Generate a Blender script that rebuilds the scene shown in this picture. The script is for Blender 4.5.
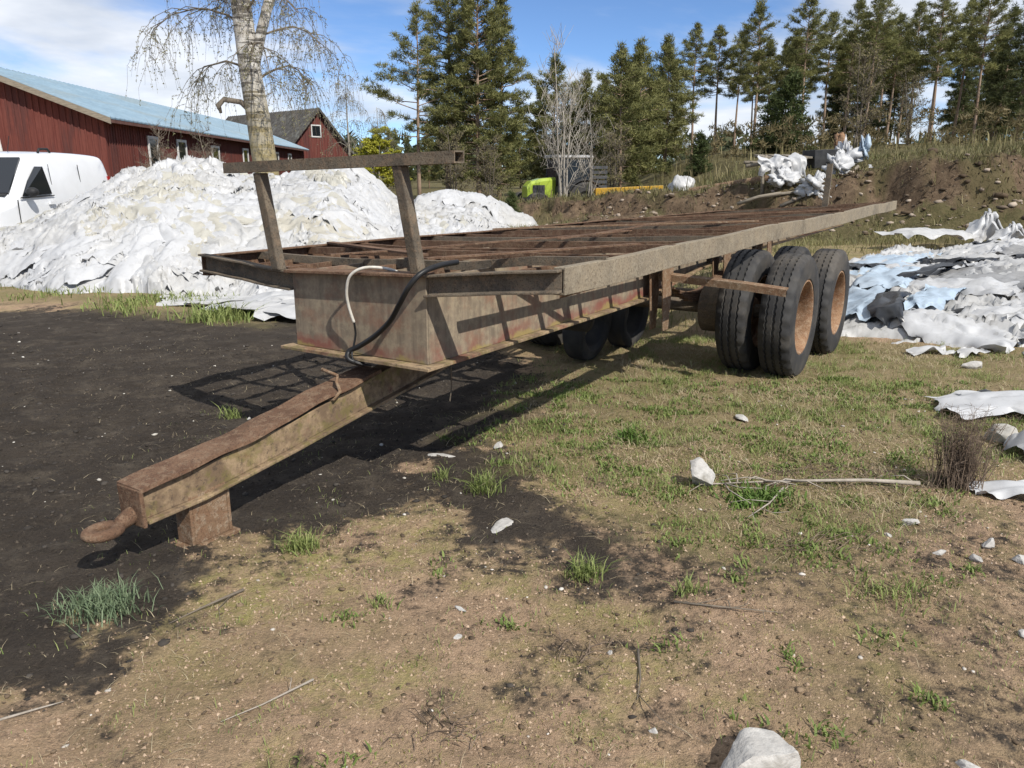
import bpy, math, random
import numpy as np
from mathutils import Vector
sc = bpy.context.scene
for o in list(bpy.data.objects): bpy.data.objects.remove(o)
random.seed(7)
RNG = np.random.default_rng(7)
C = sc.collection

# ------------------------------------------------------------------ camera
EYE = 1.55
PITCH = math.atan((384 - 172) / 800.0)
cam_d = bpy.data.cameras.new('camera'); cam = bpy.data.objects.new('camera', cam_d); C.objects.link(cam)
cam_d.sensor_width = 36.0; cam_d.lens = 800.0 / 1024 * 36
cam_d.clip_start = 0.05; cam_d.clip_end = 3000
cam.location = (0, 0, EYE); cam.rotation_euler = (math.pi / 2 - PITCH, 0, 0)
sc.camera = cam

# ------------------------------------------------------------------ world, sun, exposure
SUN_EL = math.radians(44.5); SUN_AZ = math.atan2(0.607, -0.795)      # clockwise from +Y
w = bpy.data.worlds.new('World'); sc.world = w; w.use_nodes = True
nt = w.node_tree; nt.nodes.clear()
N = nt.nodes.new; L = nt.links.new
wo = N('ShaderNodeOutputWorld'); bg = N('ShaderNodeBackground'); sky = N('ShaderNodeTexSky')
sky.sky_type = 'NISHITA'; sky.sun_disc = False; sky.sun_elevation = SUN_EL; sky.sun_rotation = SUN_AZ
sky.air_density = 1.0; sky.dust_density = 0.0; sky.ozone_density = 6.0; sky.altitude = 4000
hsv = N('ShaderNodeHueSaturation'); hsv.inputs['Saturation'].default_value = 1.0; hsv.inputs['Value'].default_value = .80; L(sky.outputs[0], hsv.inputs['Color'])
CLOUD_SEED = 21.92
tc = N('ShaderNodeTexCoord'); sep = N('ShaderNodeSeparateXYZ'); L(tc.outputs['Generated'], sep.inputs[0])
def wmath(op, a, b=None, clamp=False):
    m = N('ShaderNodeMath'); m.operation = op; m.use_clamp = clamp
    for i, v in enumerate((a, b)):
        if v is None: continue
        if isinstance(v, (int, float)): m.inputs[i].default_value = v
        else: L(v, m.inputs[i])
    return m.outputs[0]
zc = wmath('ADD', wmath('MAXIMUM', sep.outputs[2], 0.0), 0.16)
cx = wmath('DIVIDE', sep.outputs[0], zc); cy = wmath('DIVIDE', sep.outputs[1], zc)
comb = N('ShaderNodeCombineXYZ'); L(cx, comb.inputs[0]); L(cy, comb.inputs[1]); comb.inputs[2].default_value = CLOUD_SEED
cn = N('ShaderNodeTexNoise'); cn.inputs['Scale'].default_value = 0.62; cn.inputs['Detail'].default_value = 9
cn.inputs['Roughness'].default_value = 0.56; cn.inputs['Distortion'].default_value = 0.35
L(comb.outputs[0], cn.inputs['Vector'])
ramp = N('ShaderNodeValToRGB'); ramp.color_ramp.elements[0].position = 0.39; ramp.color_ramp.elements[1].position = 0.60
ramp.color_ramp.interpolation = 'EASE'; L(cn.outputs[0], ramp.inputs[0])
cn2 = N('ShaderNodeTexNoise'); cn2.inputs['Scale'].default_value = 1.7; cn2.inputs['Detail'].default_value = 7
L(comb.outputs[0], cn2.inputs['Vector'])
ccol = N('ShaderNodeMix'); ccol.data_type = 'RGBA'
ccol.inputs[6].default_value = (3.6, 3.9, 4.4, 1); ccol.inputs[7].default_value = (5.6, 5.75, 6.0, 1)
r2 = N('ShaderNodeValToRGB'); r2.color_ramp.elements[0].position = 0.35; r2.color_ramp.elements[1].position = 0.62
L(cn2.outputs[0], r2.inputs[0]); L(r2.outputs[0], ccol.inputs[0])
smix = N('ShaderNodeMix'); smix.data_type = 'RGBA'
L(wmath('MULTIPLY', ramp.outputs[0], 0.92), smix.inputs[0]); L(hsv.outputs[0], smix.inputs[6]); L(ccol.outputs[2], smix.inputs[7])
L(smix.outputs[2], bg.inputs[0]); bg.inputs[1].default_value = 0.14; L(bg.outputs[0], wo.inputs[0])

sun_d = bpy.data.lights.new('sun', 'SUN'); sun_d.energy = 4.2; sun_d.angle = math.radians(0.53); sun_d.color = (1.0, 0.955, 0.88)
sun = bpy.data.objects.new('sun', sun_d); C.objects.link(sun)
sdir = Vector((math.sin(SUN_AZ) * math.cos(SUN_EL), math.cos(SUN_AZ) * math.cos(SUN_EL), math.sin(SUN_EL)))
sun.rotation_euler = sdir.to_track_quat('Z', 'Y').to_euler(); sun.location = (10, -13, 20)
vs = sc.view_settings; vs.view_transform = 'Standard'; vs.look = 'None'; vs.gamma = 1.0; vs.exposure = 0.36; vs.use_curve_mapping = False
sc.cycles.max_bounces = 6; sc.cycles.diffuse_bounces = 3; sc.cycles.glossy_bounces = 2; sc.cycles.transmission_bounces = 3; sc.cycles.caustics_reflective = False; sc.cycles.caustics_refractive = False

# ------------------------------------------------------------------ numpy noise
_perm = np.random.default_rng(11).permutation(4096)
_gang = np.random.default_rng(12).random(4096) * 2 * math.pi
_gx, _gy = np.cos(_gang), np.sin(_gang)
def perlin(x, y, seed=0):
    x = np.asarray(x, float) + seed * 17.31; y = np.asarray(y, float) + seed * 9.73
    xi = np.floor(x).astype(int); yi = np.floor(y).astype(int); xf = x - xi; yf = y - yi
    def g(ix, iy, fx, fy):
        h = _perm[(_perm[ix & 4095] + iy) & 4095]
        return _gx[h] * fx + _gy[h] * fy
    u = xf**3 * (xf * (xf * 6 - 15) + 10); v = yf**3 * (yf * (yf * 6 - 15) + 10)
    a = g(xi, yi, xf, yf); b = g(xi + 1, yi, xf - 1, yf); c = g(xi, yi + 1, xf, yf - 1); d = g(xi + 1, yi + 1, xf - 1, yf - 1)
    return ((a + (b - a) * u) + ((c + (d - c) * u) - (a + (b - a) * u)) * v) * 1.5
def fbm(x, y, seed=0, oct=4, gain=.5):
    s = 0; a = 1.0; f = 1.0
    for i in range(oct):
        s = s + a * perlin(x * f, y * f, seed + i); a *= gain; f *= 2.03
    return s
def sstep(a, b, t):
    t = np.clip((np.asarray(t, float) - a) / (b - a), 0, 1); return t * t * (3 - 2 * t)
def sdpoly(px, py, poly):
    """signed distance, positive inside"""
    px = np.asarray(px, float); py = np.asarray(py, float)
    d = np.full(px.shape, 1e9); ins = np.zeros(px.shape, bool); n = len(poly)
    for i in range(n):
        (x0, y0), (x1, y1) = poly[i], poly[(i + 1) % n]
        ex, ey = x1 - x0, y1 - y0
        t = np.clip(((px - x0) * ex + (py - y0) * ey) / (ex * ex + ey * ey), 0, 1)
        d = np.minimum(d, np.hypot(px - x0 - t * ex, py - y0 - t * ey))
        c = ((y0 > py) != (y1 > py))
        with np.errstate(divide='ignore', invalid='ignore'):
            c &= px < (ex * (py - y0) / (ey if ey else 1e-9) + x0)
        ins ^= c
    return np.where(ins, d, -d)

# ------------------------------------------------------------------ materials
def new_mat(name):
    m = bpy.data.materials.new(name); m.use_nodes = True; t = m.node_tree
    b = t.nodes['Principled BSDF']; return m, t, b
def nd(t, kind, **kw):
    n = t.nodes.new(kind)
    for k, v in kw.items():
        if k in n.inputs: n.inputs[k].default_value = v
        else: setattr(n, k, v)
    return n
def noise_fac(t, vec, scale, detail=5, rough=.55, lo=.4, hi=.6, dist=0.0):
    n = nd(t, 'ShaderNodeTexNoise', Scale=scale, Detail=detail, Roughness=rough, Distortion=dist)
    if vec is not None: t.links.new(vec, n.inputs['Vector'])
    r = nd(t, 'ShaderNodeMapRange'); r.inputs[1].default_value = lo; r.inputs[2].default_value = hi
    t.links.new(n.outputs[0], r.inputs[0]); return r.outputs[0], n.outputs[0]
def mixc(t, fac, a, b, blend='MIX'):
    m = t.nodes.new('ShaderNodeMix'); m.data_type = 'RGBA'; m.blend_type = blend; m.clamp_factor = True
    for i, v in ((0, fac), (6, a), (7, b)):
        if isinstance(v, (int, float)): m.inputs[i].default_value = v
        elif isinstance(v, tuple): m.inputs[i].default_value = v if len(v) == 4 else (*v, 1)
        else: t.links.new(v, m.inputs[i])
    return m.outputs[2]
def bump(t, b, h, strength=.5, dist=.01):
    n = nd(t, 'ShaderNodeBump', Strength=strength, Distance=dist); t.links.new(h, n.inputs['Height']); t.links.new(n.outputs[0], b.inputs['Normal'])
def mul(t, a, b):
    m = nd(t, 'ShaderNodeMath', operation='MULTIPLY')
    for i, v in enumerate((a, b)):
        if isinstance(v, (int, float)): m.inputs[i].default_value = v
        else: t.links.new(v, m.inputs[i])
    return m.outputs[0]
def ocoord(t, sx=1, sy=1, sz=1):
    c = t.nodes.new('ShaderNodeTexCoord'); mp = nd(t, 'ShaderNodeMapping'); mp.inputs['Scale'].default_value = (sx, sy, sz)
    t.links.new(c.outputs['Object'], mp.inputs['Vector']); return mp.outputs[0]
def simple(name, base, other, scale=8, rough=.8, bs=.3, bd=.005, metallic=0.0, third=None, stretch=(1, 1, 1), spec=.3):
    m, t, b = new_mat(name); v = ocoord(t, *stretch)
    f, raw = noise_fac(t, v, scale, 6, .6, .38, .64)
    col = mixc(t, f, base, other)
    if third:
        f2, _ = noise_fac(t, v, scale * .37, 5, .65, .52, .62); col = mixc(t, f2, col, third)
    f3, raw3 = noise_fac(t, v, scale * 6, 4, .6, .3, .7); col = mixc(t, mul(t, f3, .35), col, tuple(c * .45 for c in base))
    t.links.new(col, b.inputs['Base Color']); b.inputs['Roughness'].default_value = rough; b.inputs['Metallic'].default_value = metallic
    b.inputs['Specular IOR Level'].default_value = spec
    bump(t, b, raw3, bs, bd); return m
def attr_mat(name, rough=.7, trans=0.0, spec=.2):
    m, t, b = new_mat(name); a = nd(t, 'ShaderNodeAttribute', attribute_name='Col')
    t.links.new(a.outputs['Color'], b.inputs['Base Color']); b.inputs['Roughness'].default_value = rough
    b.inputs['Specular IOR Level'].default_value = spec
    if trans:
        tr = t.nodes.new('ShaderNodeBsdfTranslucent'); mx = t.nodes.new('ShaderNodeMixShader'); mx.inputs[0].default_value = trans
        t.links.new(a.outputs['Color'], tr.inputs[0]); o = t.nodes['Material Output']
        t.links.new(b.outputs[0], mx.inputs[1]); t.links.new(tr.outputs[0], mx.inputs[2]); t.links.new(mx.outputs[0], o.inputs[0])
    return m
M = {}
M['foliage'] = attr_mat('foliage', .6, .25)
M['vcol'] = attr_mat('weathered_mixed', .85)
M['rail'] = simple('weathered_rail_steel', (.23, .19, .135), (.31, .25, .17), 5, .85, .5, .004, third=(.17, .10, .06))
M['rust'] = simple('dark_rust_steel', (.115, .066, .042), (.185, .115, .072), 9, .9, .8, .006, third=(.23, .165, .11))
M['rust_grey'] = simple('grey_rust_steel', (.13, .105, .08), (.20, .155, .11), 7, .85, .5, .004, third=(.20, .11, .065))
M['rust_tan'] = simple('tan_rust_steel', (.27, .185, .115), (.20, .115, .07), 6, .9, .6, .004, third=(.33, .26, .18))
M['rust_orange'] = simple('orange_rust_rim', (.31, .20, .125), (.235, .135, .08), 9, .85, .4, .003, third=(.38, .285, .195))
M['black_rubber'] = simple('black_rubber_hose', (.012, .012, .013), (.02, .02, .02), 8, .45, .1, .001)
M['white_hose'] = simple('white_hose_plastic', (.66, .63, .56), (.5, .47, .4), 10, .5, .1, .001)
M['stone'] = simple('grey_white_stone', (.42, .40, .37), (.58, .56, .52), 7, .9, .7, .01, third=(.27, .25, .21))
M['concrete'] = simple('concrete_grey', (.36, .34, .30), (.45, .43, .39), 6, .9, .5, .006)
M['wood_grey'] = simple('grey_weathered_wood', (.20, .17, .13), (.30, .26, .20), 5, .85, .5, .004, stretch=(1, 1, 6))
M['pine_bark'] = simple('pine_bark', (.26, .175, .12), (.36, .265, .195), 4, .95, .6, .02, third=(.42, .33, .26), stretch=(1, 1, .3))
M['pale_bark'] = simple('pale_birch_bark', (.36, .33, .28), (.24, .21, .17), 3, .9, .4, .01)
M['twig'] = simple('dark_twig', (.15, .125, .095), (.21, .175, .135), 9, .9, .3, .003)

def rusty(name, a, b_, flake, pit, scale=5, stretch=(1, 1, 1)):
    m, t, b = new_mat(name); v = ocoord(t, *stretch)
    f1, r1 = noise_fac(t, v, scale, 8, .7, .40, .60, .4); f2, r2 = noise_fac(t, v, scale * 4.5, 7, .75, .50, .60, .3); f3, r3 = noise_fac(t, v, scale * 22, 5, .7, .52, .62); f4, r4 = noise_fac(t, v, scale * .45, 6, .6, .48, .62); f5, r5 = noise_fac(t, v, scale * 9, 6, .75, .56, .66)
    col = mixc(t, f1, a, b_); col = mixc(t, mul(t, f4, .6), col, tuple(x * .62 for x in a)); col = mixc(t, mul(t, f2, .65), col, flake); col = mixc(t, mul(t, f5, .7), col, pit); col = mixc(t, mul(t, f3, .55), col, tuple(x * .5 for x in pit))
    t.links.new(col, b.inputs['Base Color']); b.inputs['Roughness'].default_value = .92; b.inputs['Specular IOR Level'].default_value = .2
    s_ = nd(t, 'ShaderNodeMath', operation='ADD'); t.links.new(r2, s_.inputs[0]); t.links.new(mul(t, r3, .5), s_.inputs[1]); bump(t, b, s_.outputs[0], .9, .008); return m
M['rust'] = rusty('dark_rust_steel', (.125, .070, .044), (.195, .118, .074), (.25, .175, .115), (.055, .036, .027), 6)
M['rust_grey'] = rusty('grey_rust_steel', (.125, .105, .082), (.19, .155, .112), (.23, .165, .11), (.06, .045, .035), 6)
M['rust_tan'] = rusty('tan_rust_steel', (.25, .165, .10), (.20, .115, .068), (.36, .285, .20), (.10, .062, .042), 6)
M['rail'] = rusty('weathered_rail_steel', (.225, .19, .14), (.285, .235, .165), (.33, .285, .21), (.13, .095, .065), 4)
M['rust_orange'] = rusty('orange_rust_rim', (.33, .205, .12), (.25, .135, .075), (.42, .31, .21), (.15, .082, .05), 6)
def rubber_tyre():
    m, t, b = new_mat('old_tyre_rubber'); v = ocoord(t)
    f, r = noise_fac(t, v, 5, 6, .6, .45, .7); f2, r2 = noise_fac(t, v, 40, 4, .6, .3, .7)
    f9, _ = noise_fac(t, v, 2.2, 6, .65, .48, .66); col = mixc(t, f, (.022, .021, .021), (.055, .051, .045)); col = mixc(t, mul(t, f9, .6), col, (.13, .11, .085)); col = mixc(t, mul(t, f2, .4), col, (.016, .016, .016))
    t.links.new(col, b.inputs['Base Color']); b.inputs['Roughness'].default_value = .75; bump(t, b, r2, .3, .003); return m
M['tyre'] = rubber_tyre()

def box_side():
    """grey weathered paint, vertical streaks, red paint and moss left along the bottom edge"""
    m, t, b = new_mat('streaked_weathered_steel'); v = ocoord(t, 9, 9, .8); v2 = ocoord(t)
    f, r = noise_fac(t, v, 3, 6, .6, .35, .65); f2, r2 = noise_fac(t, v2, 22, 5, .65, .45, .65); f4, r4 = noise_fac(t, v2, 4, 6, .7, .5, .66)
    col = mixc(t, f, (.145, .115, .082), (.24, .19, .132)); col = mixc(t, mul(t, f2, .5), col, (.34, .28, .185)); col = mixc(t, mul(t, f4, .65), col, (.20, .09, .055))
    s = nd(t, 'ShaderNodeSeparateXYZ'); c = t.nodes.new('ShaderNodeTexCoord'); t.links.new(c.outputs['Object'], s.inputs[0])
    n = nd(t, 'ShaderNodeTexNoise', Scale=5.0, Detail=6.0, Roughness=.7); t.links.new(v2, n.inputs['Vector'])
    a = nd(t, 'ShaderNodeMath', operation='MULTIPLY_ADD'); t.links.new(n.outputs[0], a.inputs[0]); a.inputs[1].default_value = .22; t.links.new(s.outputs[2], a.inputs[2])
    rr = nd(t, 'ShaderNodeMapRange'); rr.inputs[1].default_value = .835; rr.inputs[2].default_value = .79; t.links.new(a.outputs[0], rr.inputs[0])
    fr_, _ = noise_fac(t, v2, 2.3, 5, .6, .36, .5); col = mixc(t, mul(t, mul(t, rr.outputs[0], fr_), .85), col, (.19, .06, .042))
    rg = nd(t, 'ShaderNodeMapRange'); rg.inputs[1].default_value = .775; rg.inputs[2].default_value = .75; t.links.new(a.outputs[0], rg.inputs[0])
    col = mixc(t, mul(t, rg.outputs[0], .8), col, (.27, .21, .07))
    t.links.new(col, b.inputs['Base Color']); b.inputs['Roughness'].default_value = .85; bump(t, b, r2, .4, .003); return m
M['box'] = box_side()
def mossy():
    m, t, b = new_mat('mossy_tongue_steel'); v = ocoord(t)
    f, r = noise_fac(t, v, 7, 7, .7, .42, .6); f2, _ = noise_fac(t, v, 11, 6, .7, .5, .6); f3, r3 = noise_fac(t, v, 3, 5, .6, .55, .62)
    col = mixc(t, f, (.15, .10, .06), (.32, .23, .135)); col = mixc(t, mul(t, f2, .6), col, (.14, .12, .032)); col = mixc(t, mul(t, f3, .55), col, (.2, .06, .04)); f5, _ = noise_fac(t, v, 30, 6, .75, .54, .64); col = mixc(t, mul(t, f5, .7), col, (.06, .042, .03)); f6, r = noise_fac(t, v, 60, 5, .7, .3, .7)
    t.links.new(col, b.inputs['Base Color']); b.inputs['Roughness'].default_value = .9; bump(t, b, r, .6, .006); return m
M['mossy'] = mossy()

def plastic(name, base, dirty, yellow, rough=.45, trans=.05):
    m, t, b = new_mat(name); v = ocoord(t)
    f, r = noise_fac(t, v, 1.6, 6, .65, .48, .72); f2, r2 = noise_fac(t, v, 14, 5, .65, .52, .75); f3, _ = noise_fac(t, v, .7, 4, .6, .52, .7)
    col = mixc(t, mul(t, f3, .4), base, yellow); col = mixc(t, mul(t, f, .35), col, dirty); col = mixc(t, mul(t, f2, .35), col, tuple(c * .6 for c in dirty))
    t.links.new(col, b.inputs['Base Color']); b.inputs['Roughness'].default_value = rough
    n2 = nd(t, 'ShaderNodeTexNoise', noise_type='RIDGED_MULTIFRACTAL', Scale=3.2, Detail=5.0, Roughness=.55, Distortion=.8); t.links.new(v, n2.inputs['Vector'])
    bump(t, b, n2.outputs[0], .9, .06)
    if trans:
        tr = t.nodes.new('ShaderNodeBsdfTranslucent'); mx = t.nodes.new('ShaderNodeMixShader'); mx.inputs[0].default_value = trans
        t.links.new(col, tr.inputs[0]); o = t.nodes['Material Output']
        t.links.new(b.outputs[0], mx.inputs[1]); t.links.new(tr.outputs[0], mx.inputs[2]); t.links.new(mx.outputs[0], o.inputs[0])
    return m
M['pl_white'] = plastic('white_plastic_sheet', (.45, .449, .443), (.34, .325, .29), (.45, .425, .365))
M['pl_cream'] = plastic('cream_plastic_sheet', (.43, .415, .36), (.32, .285, .22), (.41, .355, .26))
M['pl_bright'] = plastic('clean_white_plastic_sheet', (.475, .478, .482), (.37, .36, .34), (.46, .445, .41))
M['pl_blue'] = plastic('pale_blue_plastic_sheet', (.38, .47, .56), (.47, .51, .55), (.50, .53, .55))
M['pl_black'] = plastic('black_plastic_sheet', (.012, .013, .015), (.03, .03, .03), (.02, .02, .022), .3, 0)
M['pl_grey'] = plastic('grey_plastic_sheet', (.28, .28, .28), (.21, .205, .19), (.33, .32, .29))

# ------------------------------------------------------------------ mesh helpers
class MB:
    def __init__(s): s.v = []; s.f = []
    def add(s, vs_, fs_):
        n = len(s.v); s.v += [tuple(map(float, p)) for p in vs_]; s.f += [tuple(i + n for i in f) for f in fs_]; return s
    def box(s, x0, x1, y0, y1, z0, z1):
        return s.add([(x0,y0,z0),(x1,y0,z0),(x1,y1,z0),(x0,y1,z0),(x0,y0,z1),(x1,y0,z1),(x1,y1,z1),(x0,y1,z1)],
                     [(0,3,2,1),(4,5,6,7),(0,1,5,4),(1,2,6,5),(2,3,7,6),(3,0,4,7)])
    def hexa(s, p):   # 8 points in box order
        return s.add(p, [(0,3,2,1),(4,5,6,7),(0,1,5,4),(1,2,6,5),(2,3,7,6),(3,0,4,7)])
    def tube(s, path, rad, n=8, cap=True, flat=1.0):
        P = [Vector(p) for p in path]; m = len(P)
        if not hasattr(rad, '__len__'): rad = [rad] * m
        base = len(s.v); up = None
        for i in range(m):
            d = (P[min(i + 1, m - 1)] - P[max(i - 1, 0)]).normalized()
            if up is None: up = Vector((0, 0, 1)) if abs(d.z) < .9 else Vector((1, 0, 0))
            a = d.cross(up).normalized(); b_ = a.cross(d).normalized(); up = b_
            for k in range(n):
                an = 2 * math.pi * k / n
                q = P[i] + a * (math.cos(an) * rad[i]) + b_ * (math.sin(an) * rad[i] * flat); s.v.append(tuple(q))
        for i in range(m - 1):
            for k in range(n):
                k2 = (k + 1) % n; s.f.append((base + i*n + k, base + i*n + k2, base + (i+1)*n + k2, base + (i+1)*n + k))
        if cap:
            s.f.append(tuple(base + k for k in reversed(range(n)))); s.f.append(tuple(base + (m-1)*n + k for k in range(n)))
        return s
    def sweep(s, rings, cap=True):
        """rings: list of equal-length point loops"""
        base = len(s.v); n = len(rings[0])
        for r in rings: s.v += [tuple(map(float, p)) for p in r]
        for i in range(len(rings) - 1):
            for k in range(n):
                k2 = (k + 1) % n; s.f.append((base+i*n+k, base+i*n+k2, base+(i+1)*n+k2, base+(i+1)*n+k))
        if cap:
            s.f.append(tuple(base + k for k in reversed(range(n)))); s.f.append(tuple(base + (len(rings)-1)*n + k for k in range(n)))
        return s
def mesh_of(mb, name, smooth=False, mat=None):
    me = bpy.data.meshes.new(name); me.from_pydata(mb.v, [], mb.f); me.update()
    import bmesh
    bm = bmesh.new(); bm.from_mesh(me); bmesh.ops.recalc_face_normals(bm, faces=bm.faces); bm.to_mesh(me); bm.free()
    if smooth: me.shade_smooth()
    if mat: me.materials.append(mat)
    return me
def link(o, parent=None):
    C.objects.link(o)
    if parent is not None: o.parent = parent
    return o
def obj(name, mb, mat, parent=None, origin=None, smooth=False, bevel=0.0, autosm=False):
    """mb in world coordinates; stored relative to the root (or origin)"""
    if origin is None: origin = ROOTLOC.get(parent.name, (0, 0, 0)) if parent is not None else (0, 0, 0)
    mb2 = MB(); ox, oy, oz = origin; mb2.v = [(a - ox, b - oy, c - oz) for a, b, c in mb.v]; mb2.f = mb.f
    me = mesh_of(mb2, name, smooth, M[mat] if isinstance(mat, str) else mat)
    o = bpy.data.objects.new(name, me); link(o, parent)
    if parent is None: o.location = origin
    ROOTLOC[o.name] = origin
    if bevel:
        md = o.modifiers.new('bevel', 'BEVEL'); md.width = bevel; md.segments = 2; md.limit_method = 'ANGLE'; md.angle_limit = math.radians(40)
    if autosm: me.set_sharp_from_angle(angle=math.radians(35))
    return o
ROOTLOC = {}
def tag(o, label=None, cat=None, group=None, kind=None):
    if label: o['label'] = label
    if cat: o['category'] = cat
    if group: o['group'] = group
    if kind: o['kind'] = kind
    return o
def thing(name, loc, label, cat, group=None):
    o = bpy.data.objects.new(name, None); o.empty_display_size = .2; o.location = loc; link(o); ROOTLOC[o.name] = tuple(loc)
    return tag(o, label, cat, group)
def np_mesh(name, V, F, mat, col=None, smooth=False):
    """fast triangle / quad mesh from numpy; col per vertex"""
    me = bpy.data.meshes.new(name); V = np.ascontiguousarray(V, np.float32); F = np.ascontiguousarray(F, np.int32); k = F.shape[1]
    me.vertices.add(len(V)); me.vertices.foreach_set('co', V.ravel())
    me.loops.add(F.size); me.loops.foreach_set('vertex_index', F.ravel())
    me.polygons.add(len(F)); me.polygons.foreach_set('loop_start', np.arange(0, F.size, k, dtype=np.int32))
    if col is not None:
        a = me.color_attributes.new('Col', 'FLOAT_COLOR', 'POINT'); cc = np.ones((len(V), 4), np.float32); cc[:, :np.shape(col)[1]] = col
        a.data.foreach_set('color', cc.ravel())
    if smooth: me.polygons.foreach_set('use_smooth', np.ones(len(F), bool))
    me.materials.append(M[mat] if isinstance(mat, str) else mat)
    me.update(calc_edges=True); me.validate(); return me
def np_obj(name, V, F, mat, col=None, smooth=False, parent=None, origin=(0, 0, 0)):
    me = np_mesh(name, np.asarray(V) - np.array(origin), F, mat, col, smooth)
    o = bpy.data.objects.new(name, me); link(o, parent)
    if parent is None: o.location = origin
    ROOTLOC[o.name] = origin
    return o
def grid_faces(nx, ny):
    i = np.arange(nx * ny).reshape(ny, nx)
    return np.stack([i[:-1, :-1].ravel(), i[:-1, 1:].ravel(), i[1:, 1:].ravel(), i[1:, :-1].ravel()], 1)

# ------------------------------------------------------------------ terrain
BXS = [-200, -30, -6, -3, 0, 3, 5.5, 7.5, 9.5, 11, 14, 20, 40, 200]
BYS = [60, 36, 30, 27, 25.0, 23.0, 20.6, 18.6, 17.2, 16.4, 15.8, 15, 13, 10]
HXS = [-200, -30, -6, -3, 0, 3, 5.5, 8, 11, 14, 20, 40, 200]
HHS = [0.0, .0, .15, .45, .74, .92, 1.05, 1.35, 1.8, 2.05, 2.3, 2.6, 3]
def bank_t(x, y):
    yb = np.interp(x, BXS, BYS) + .7 * fbm(x * .35, y * .1, 30, 3) + .10 * fbm(x * 1.7, y * 1.4, 36, 3)
    return y - yb
def height(x, y, fine=True):
    x = np.asarray(x, float); y = np.asarray(y, float)
    t = bank_t(x, y); hb = np.interp(x, HXS, HHS) * (1 + .12 * fbm(x * .5, y * .0, 33, 3))
    prof = .20 * sstep(0, 2.2, t) + .25 * sstep(1.2, 3.4, t) + .55 * sstep(3.0, 3.75, t)
    z = hb * prof
    az = x / np.maximum(y, 3.0); s = sstep(.08, .26, az)
    z = z - .6 * np.exp(-((x - 2.5) ** 2 + (y - 37) ** 2) / 60) + s * .022 * np.clip(t - 6, 0, 45) - (1 - s) * hb * .9 * sstep(5.5, 11, t)
    z = z + .10 * fbm(x * .16, y * .16, 3, 3) * sstep(1.5, 6, np.hypot(x, y - 3.5)) * (1 - sstep(60, 90, y))
    z = z + .012 * fbm(x * .9, y * .9, 4, 3)
    uu = (x + .818) * .5373 + (y - 4.155) * .8434; vv = (x + .818) * .8434 - (y - 4.155) * .5373
    z = z - .105 * np.exp(-((uu - 5.0) / .95) ** 2 - (vv / 3.2) ** 4)
    inb = sstep(.2, 1.6, t) * (1 - sstep(5, 7, t))
    z = z + inb * (.16 * fbm(x * .8, y * .8, 8, 4) + .10 * fbm(x * 2.4, y * 2.4, 9, 4, .65))
    if fine:
        near = 1 - sstep(6, 14, y)
        z = z + near * (.013 * fbm(x * 3.5, y * 3.5, 5, 4, .6) + .006 * fbm(x * 15, y * 15, 6, 3, .6))
        z = z + near * .010 * fbm(x * 1.2 + y * .3, y * 7 - x * 1.5, 15, 3, .6)
        z = z - near * .010 * np.maximum(0, fbm(x * 8, y * 8, 14, 2) - .25)
    return z
def hz(x, y): return float(height(np.array([x]), np.array([y]))[0])
def spaced(dense0, dense1, step, lo, hi, g):
    a = list(np.arange(dense0, dense1, step)); d = step; p = a[-1]
    while p < hi: d *= g; p += d; a.append(p)
    d = step; p = dense0; pre = []
    while p > lo: d *= g; p -= d; pre.append(p)
    return np.array(pre[::-1] + a)
def stepped(d0, d1, m0, m1, lo, hi):
    def run(p, mid, end, sg):
        st = .034; out = []
        while sg * (end - p) > 0:
            st = min(st * 1.05, .13) if sg * (mid - p) > 0 else st * 1.09
            p += sg * st; out.append(p)
        return out
    return np.array(run(d0, m0, lo, -1)[::-1] + list(np.arange(d0, d1, .034)) + run(d1, m1, hi, 1))
DARK = [(-8,1),(-1.62,1.9),(-1.42,2.45),(-1.2,2.95),(-.75,3.2),(-.62,3.7),(-.25,4.3),(.1,4.75),(.45,5.3),(.2,6.4),(-.6,8),(-2.6,9.1),(-5.2,8.9),(-9,9.4),(-12,6)]
DARK2 = [(-.7,4.3),(-.42,3.5),(-.1,3.12),(.4,2.86),(.6,3.05),(.28,3.5),(.12,4.0),(.12,4.6)]
GRASS1 = [(-.2,4.6),(.3,3.7),(.7,3.15),(1.3,3.05),(2.2,3.7),(3.4,4.2),(8,7.2),(4.2,7.4),(2.9,8.2),(1.2,9),(.2,6.2)]
GRASS2 = [(-9.5,12),(-7,10.2),(-5.0,9.3),(-3.4,8.2),(-2.4,8.3),(-2.6,9.6),(-4.5,10.6),(-7,11.4)]
GRASS3 = [(.2, 8.6), (3.0, 8.3), (3.9, 10.5), (5.2, 13.8), (7.4, 15.6), (12.5, 15.8), (12.5, 18.5), (2, 24.5), (-3, 25), (-1, 13)]
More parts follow.
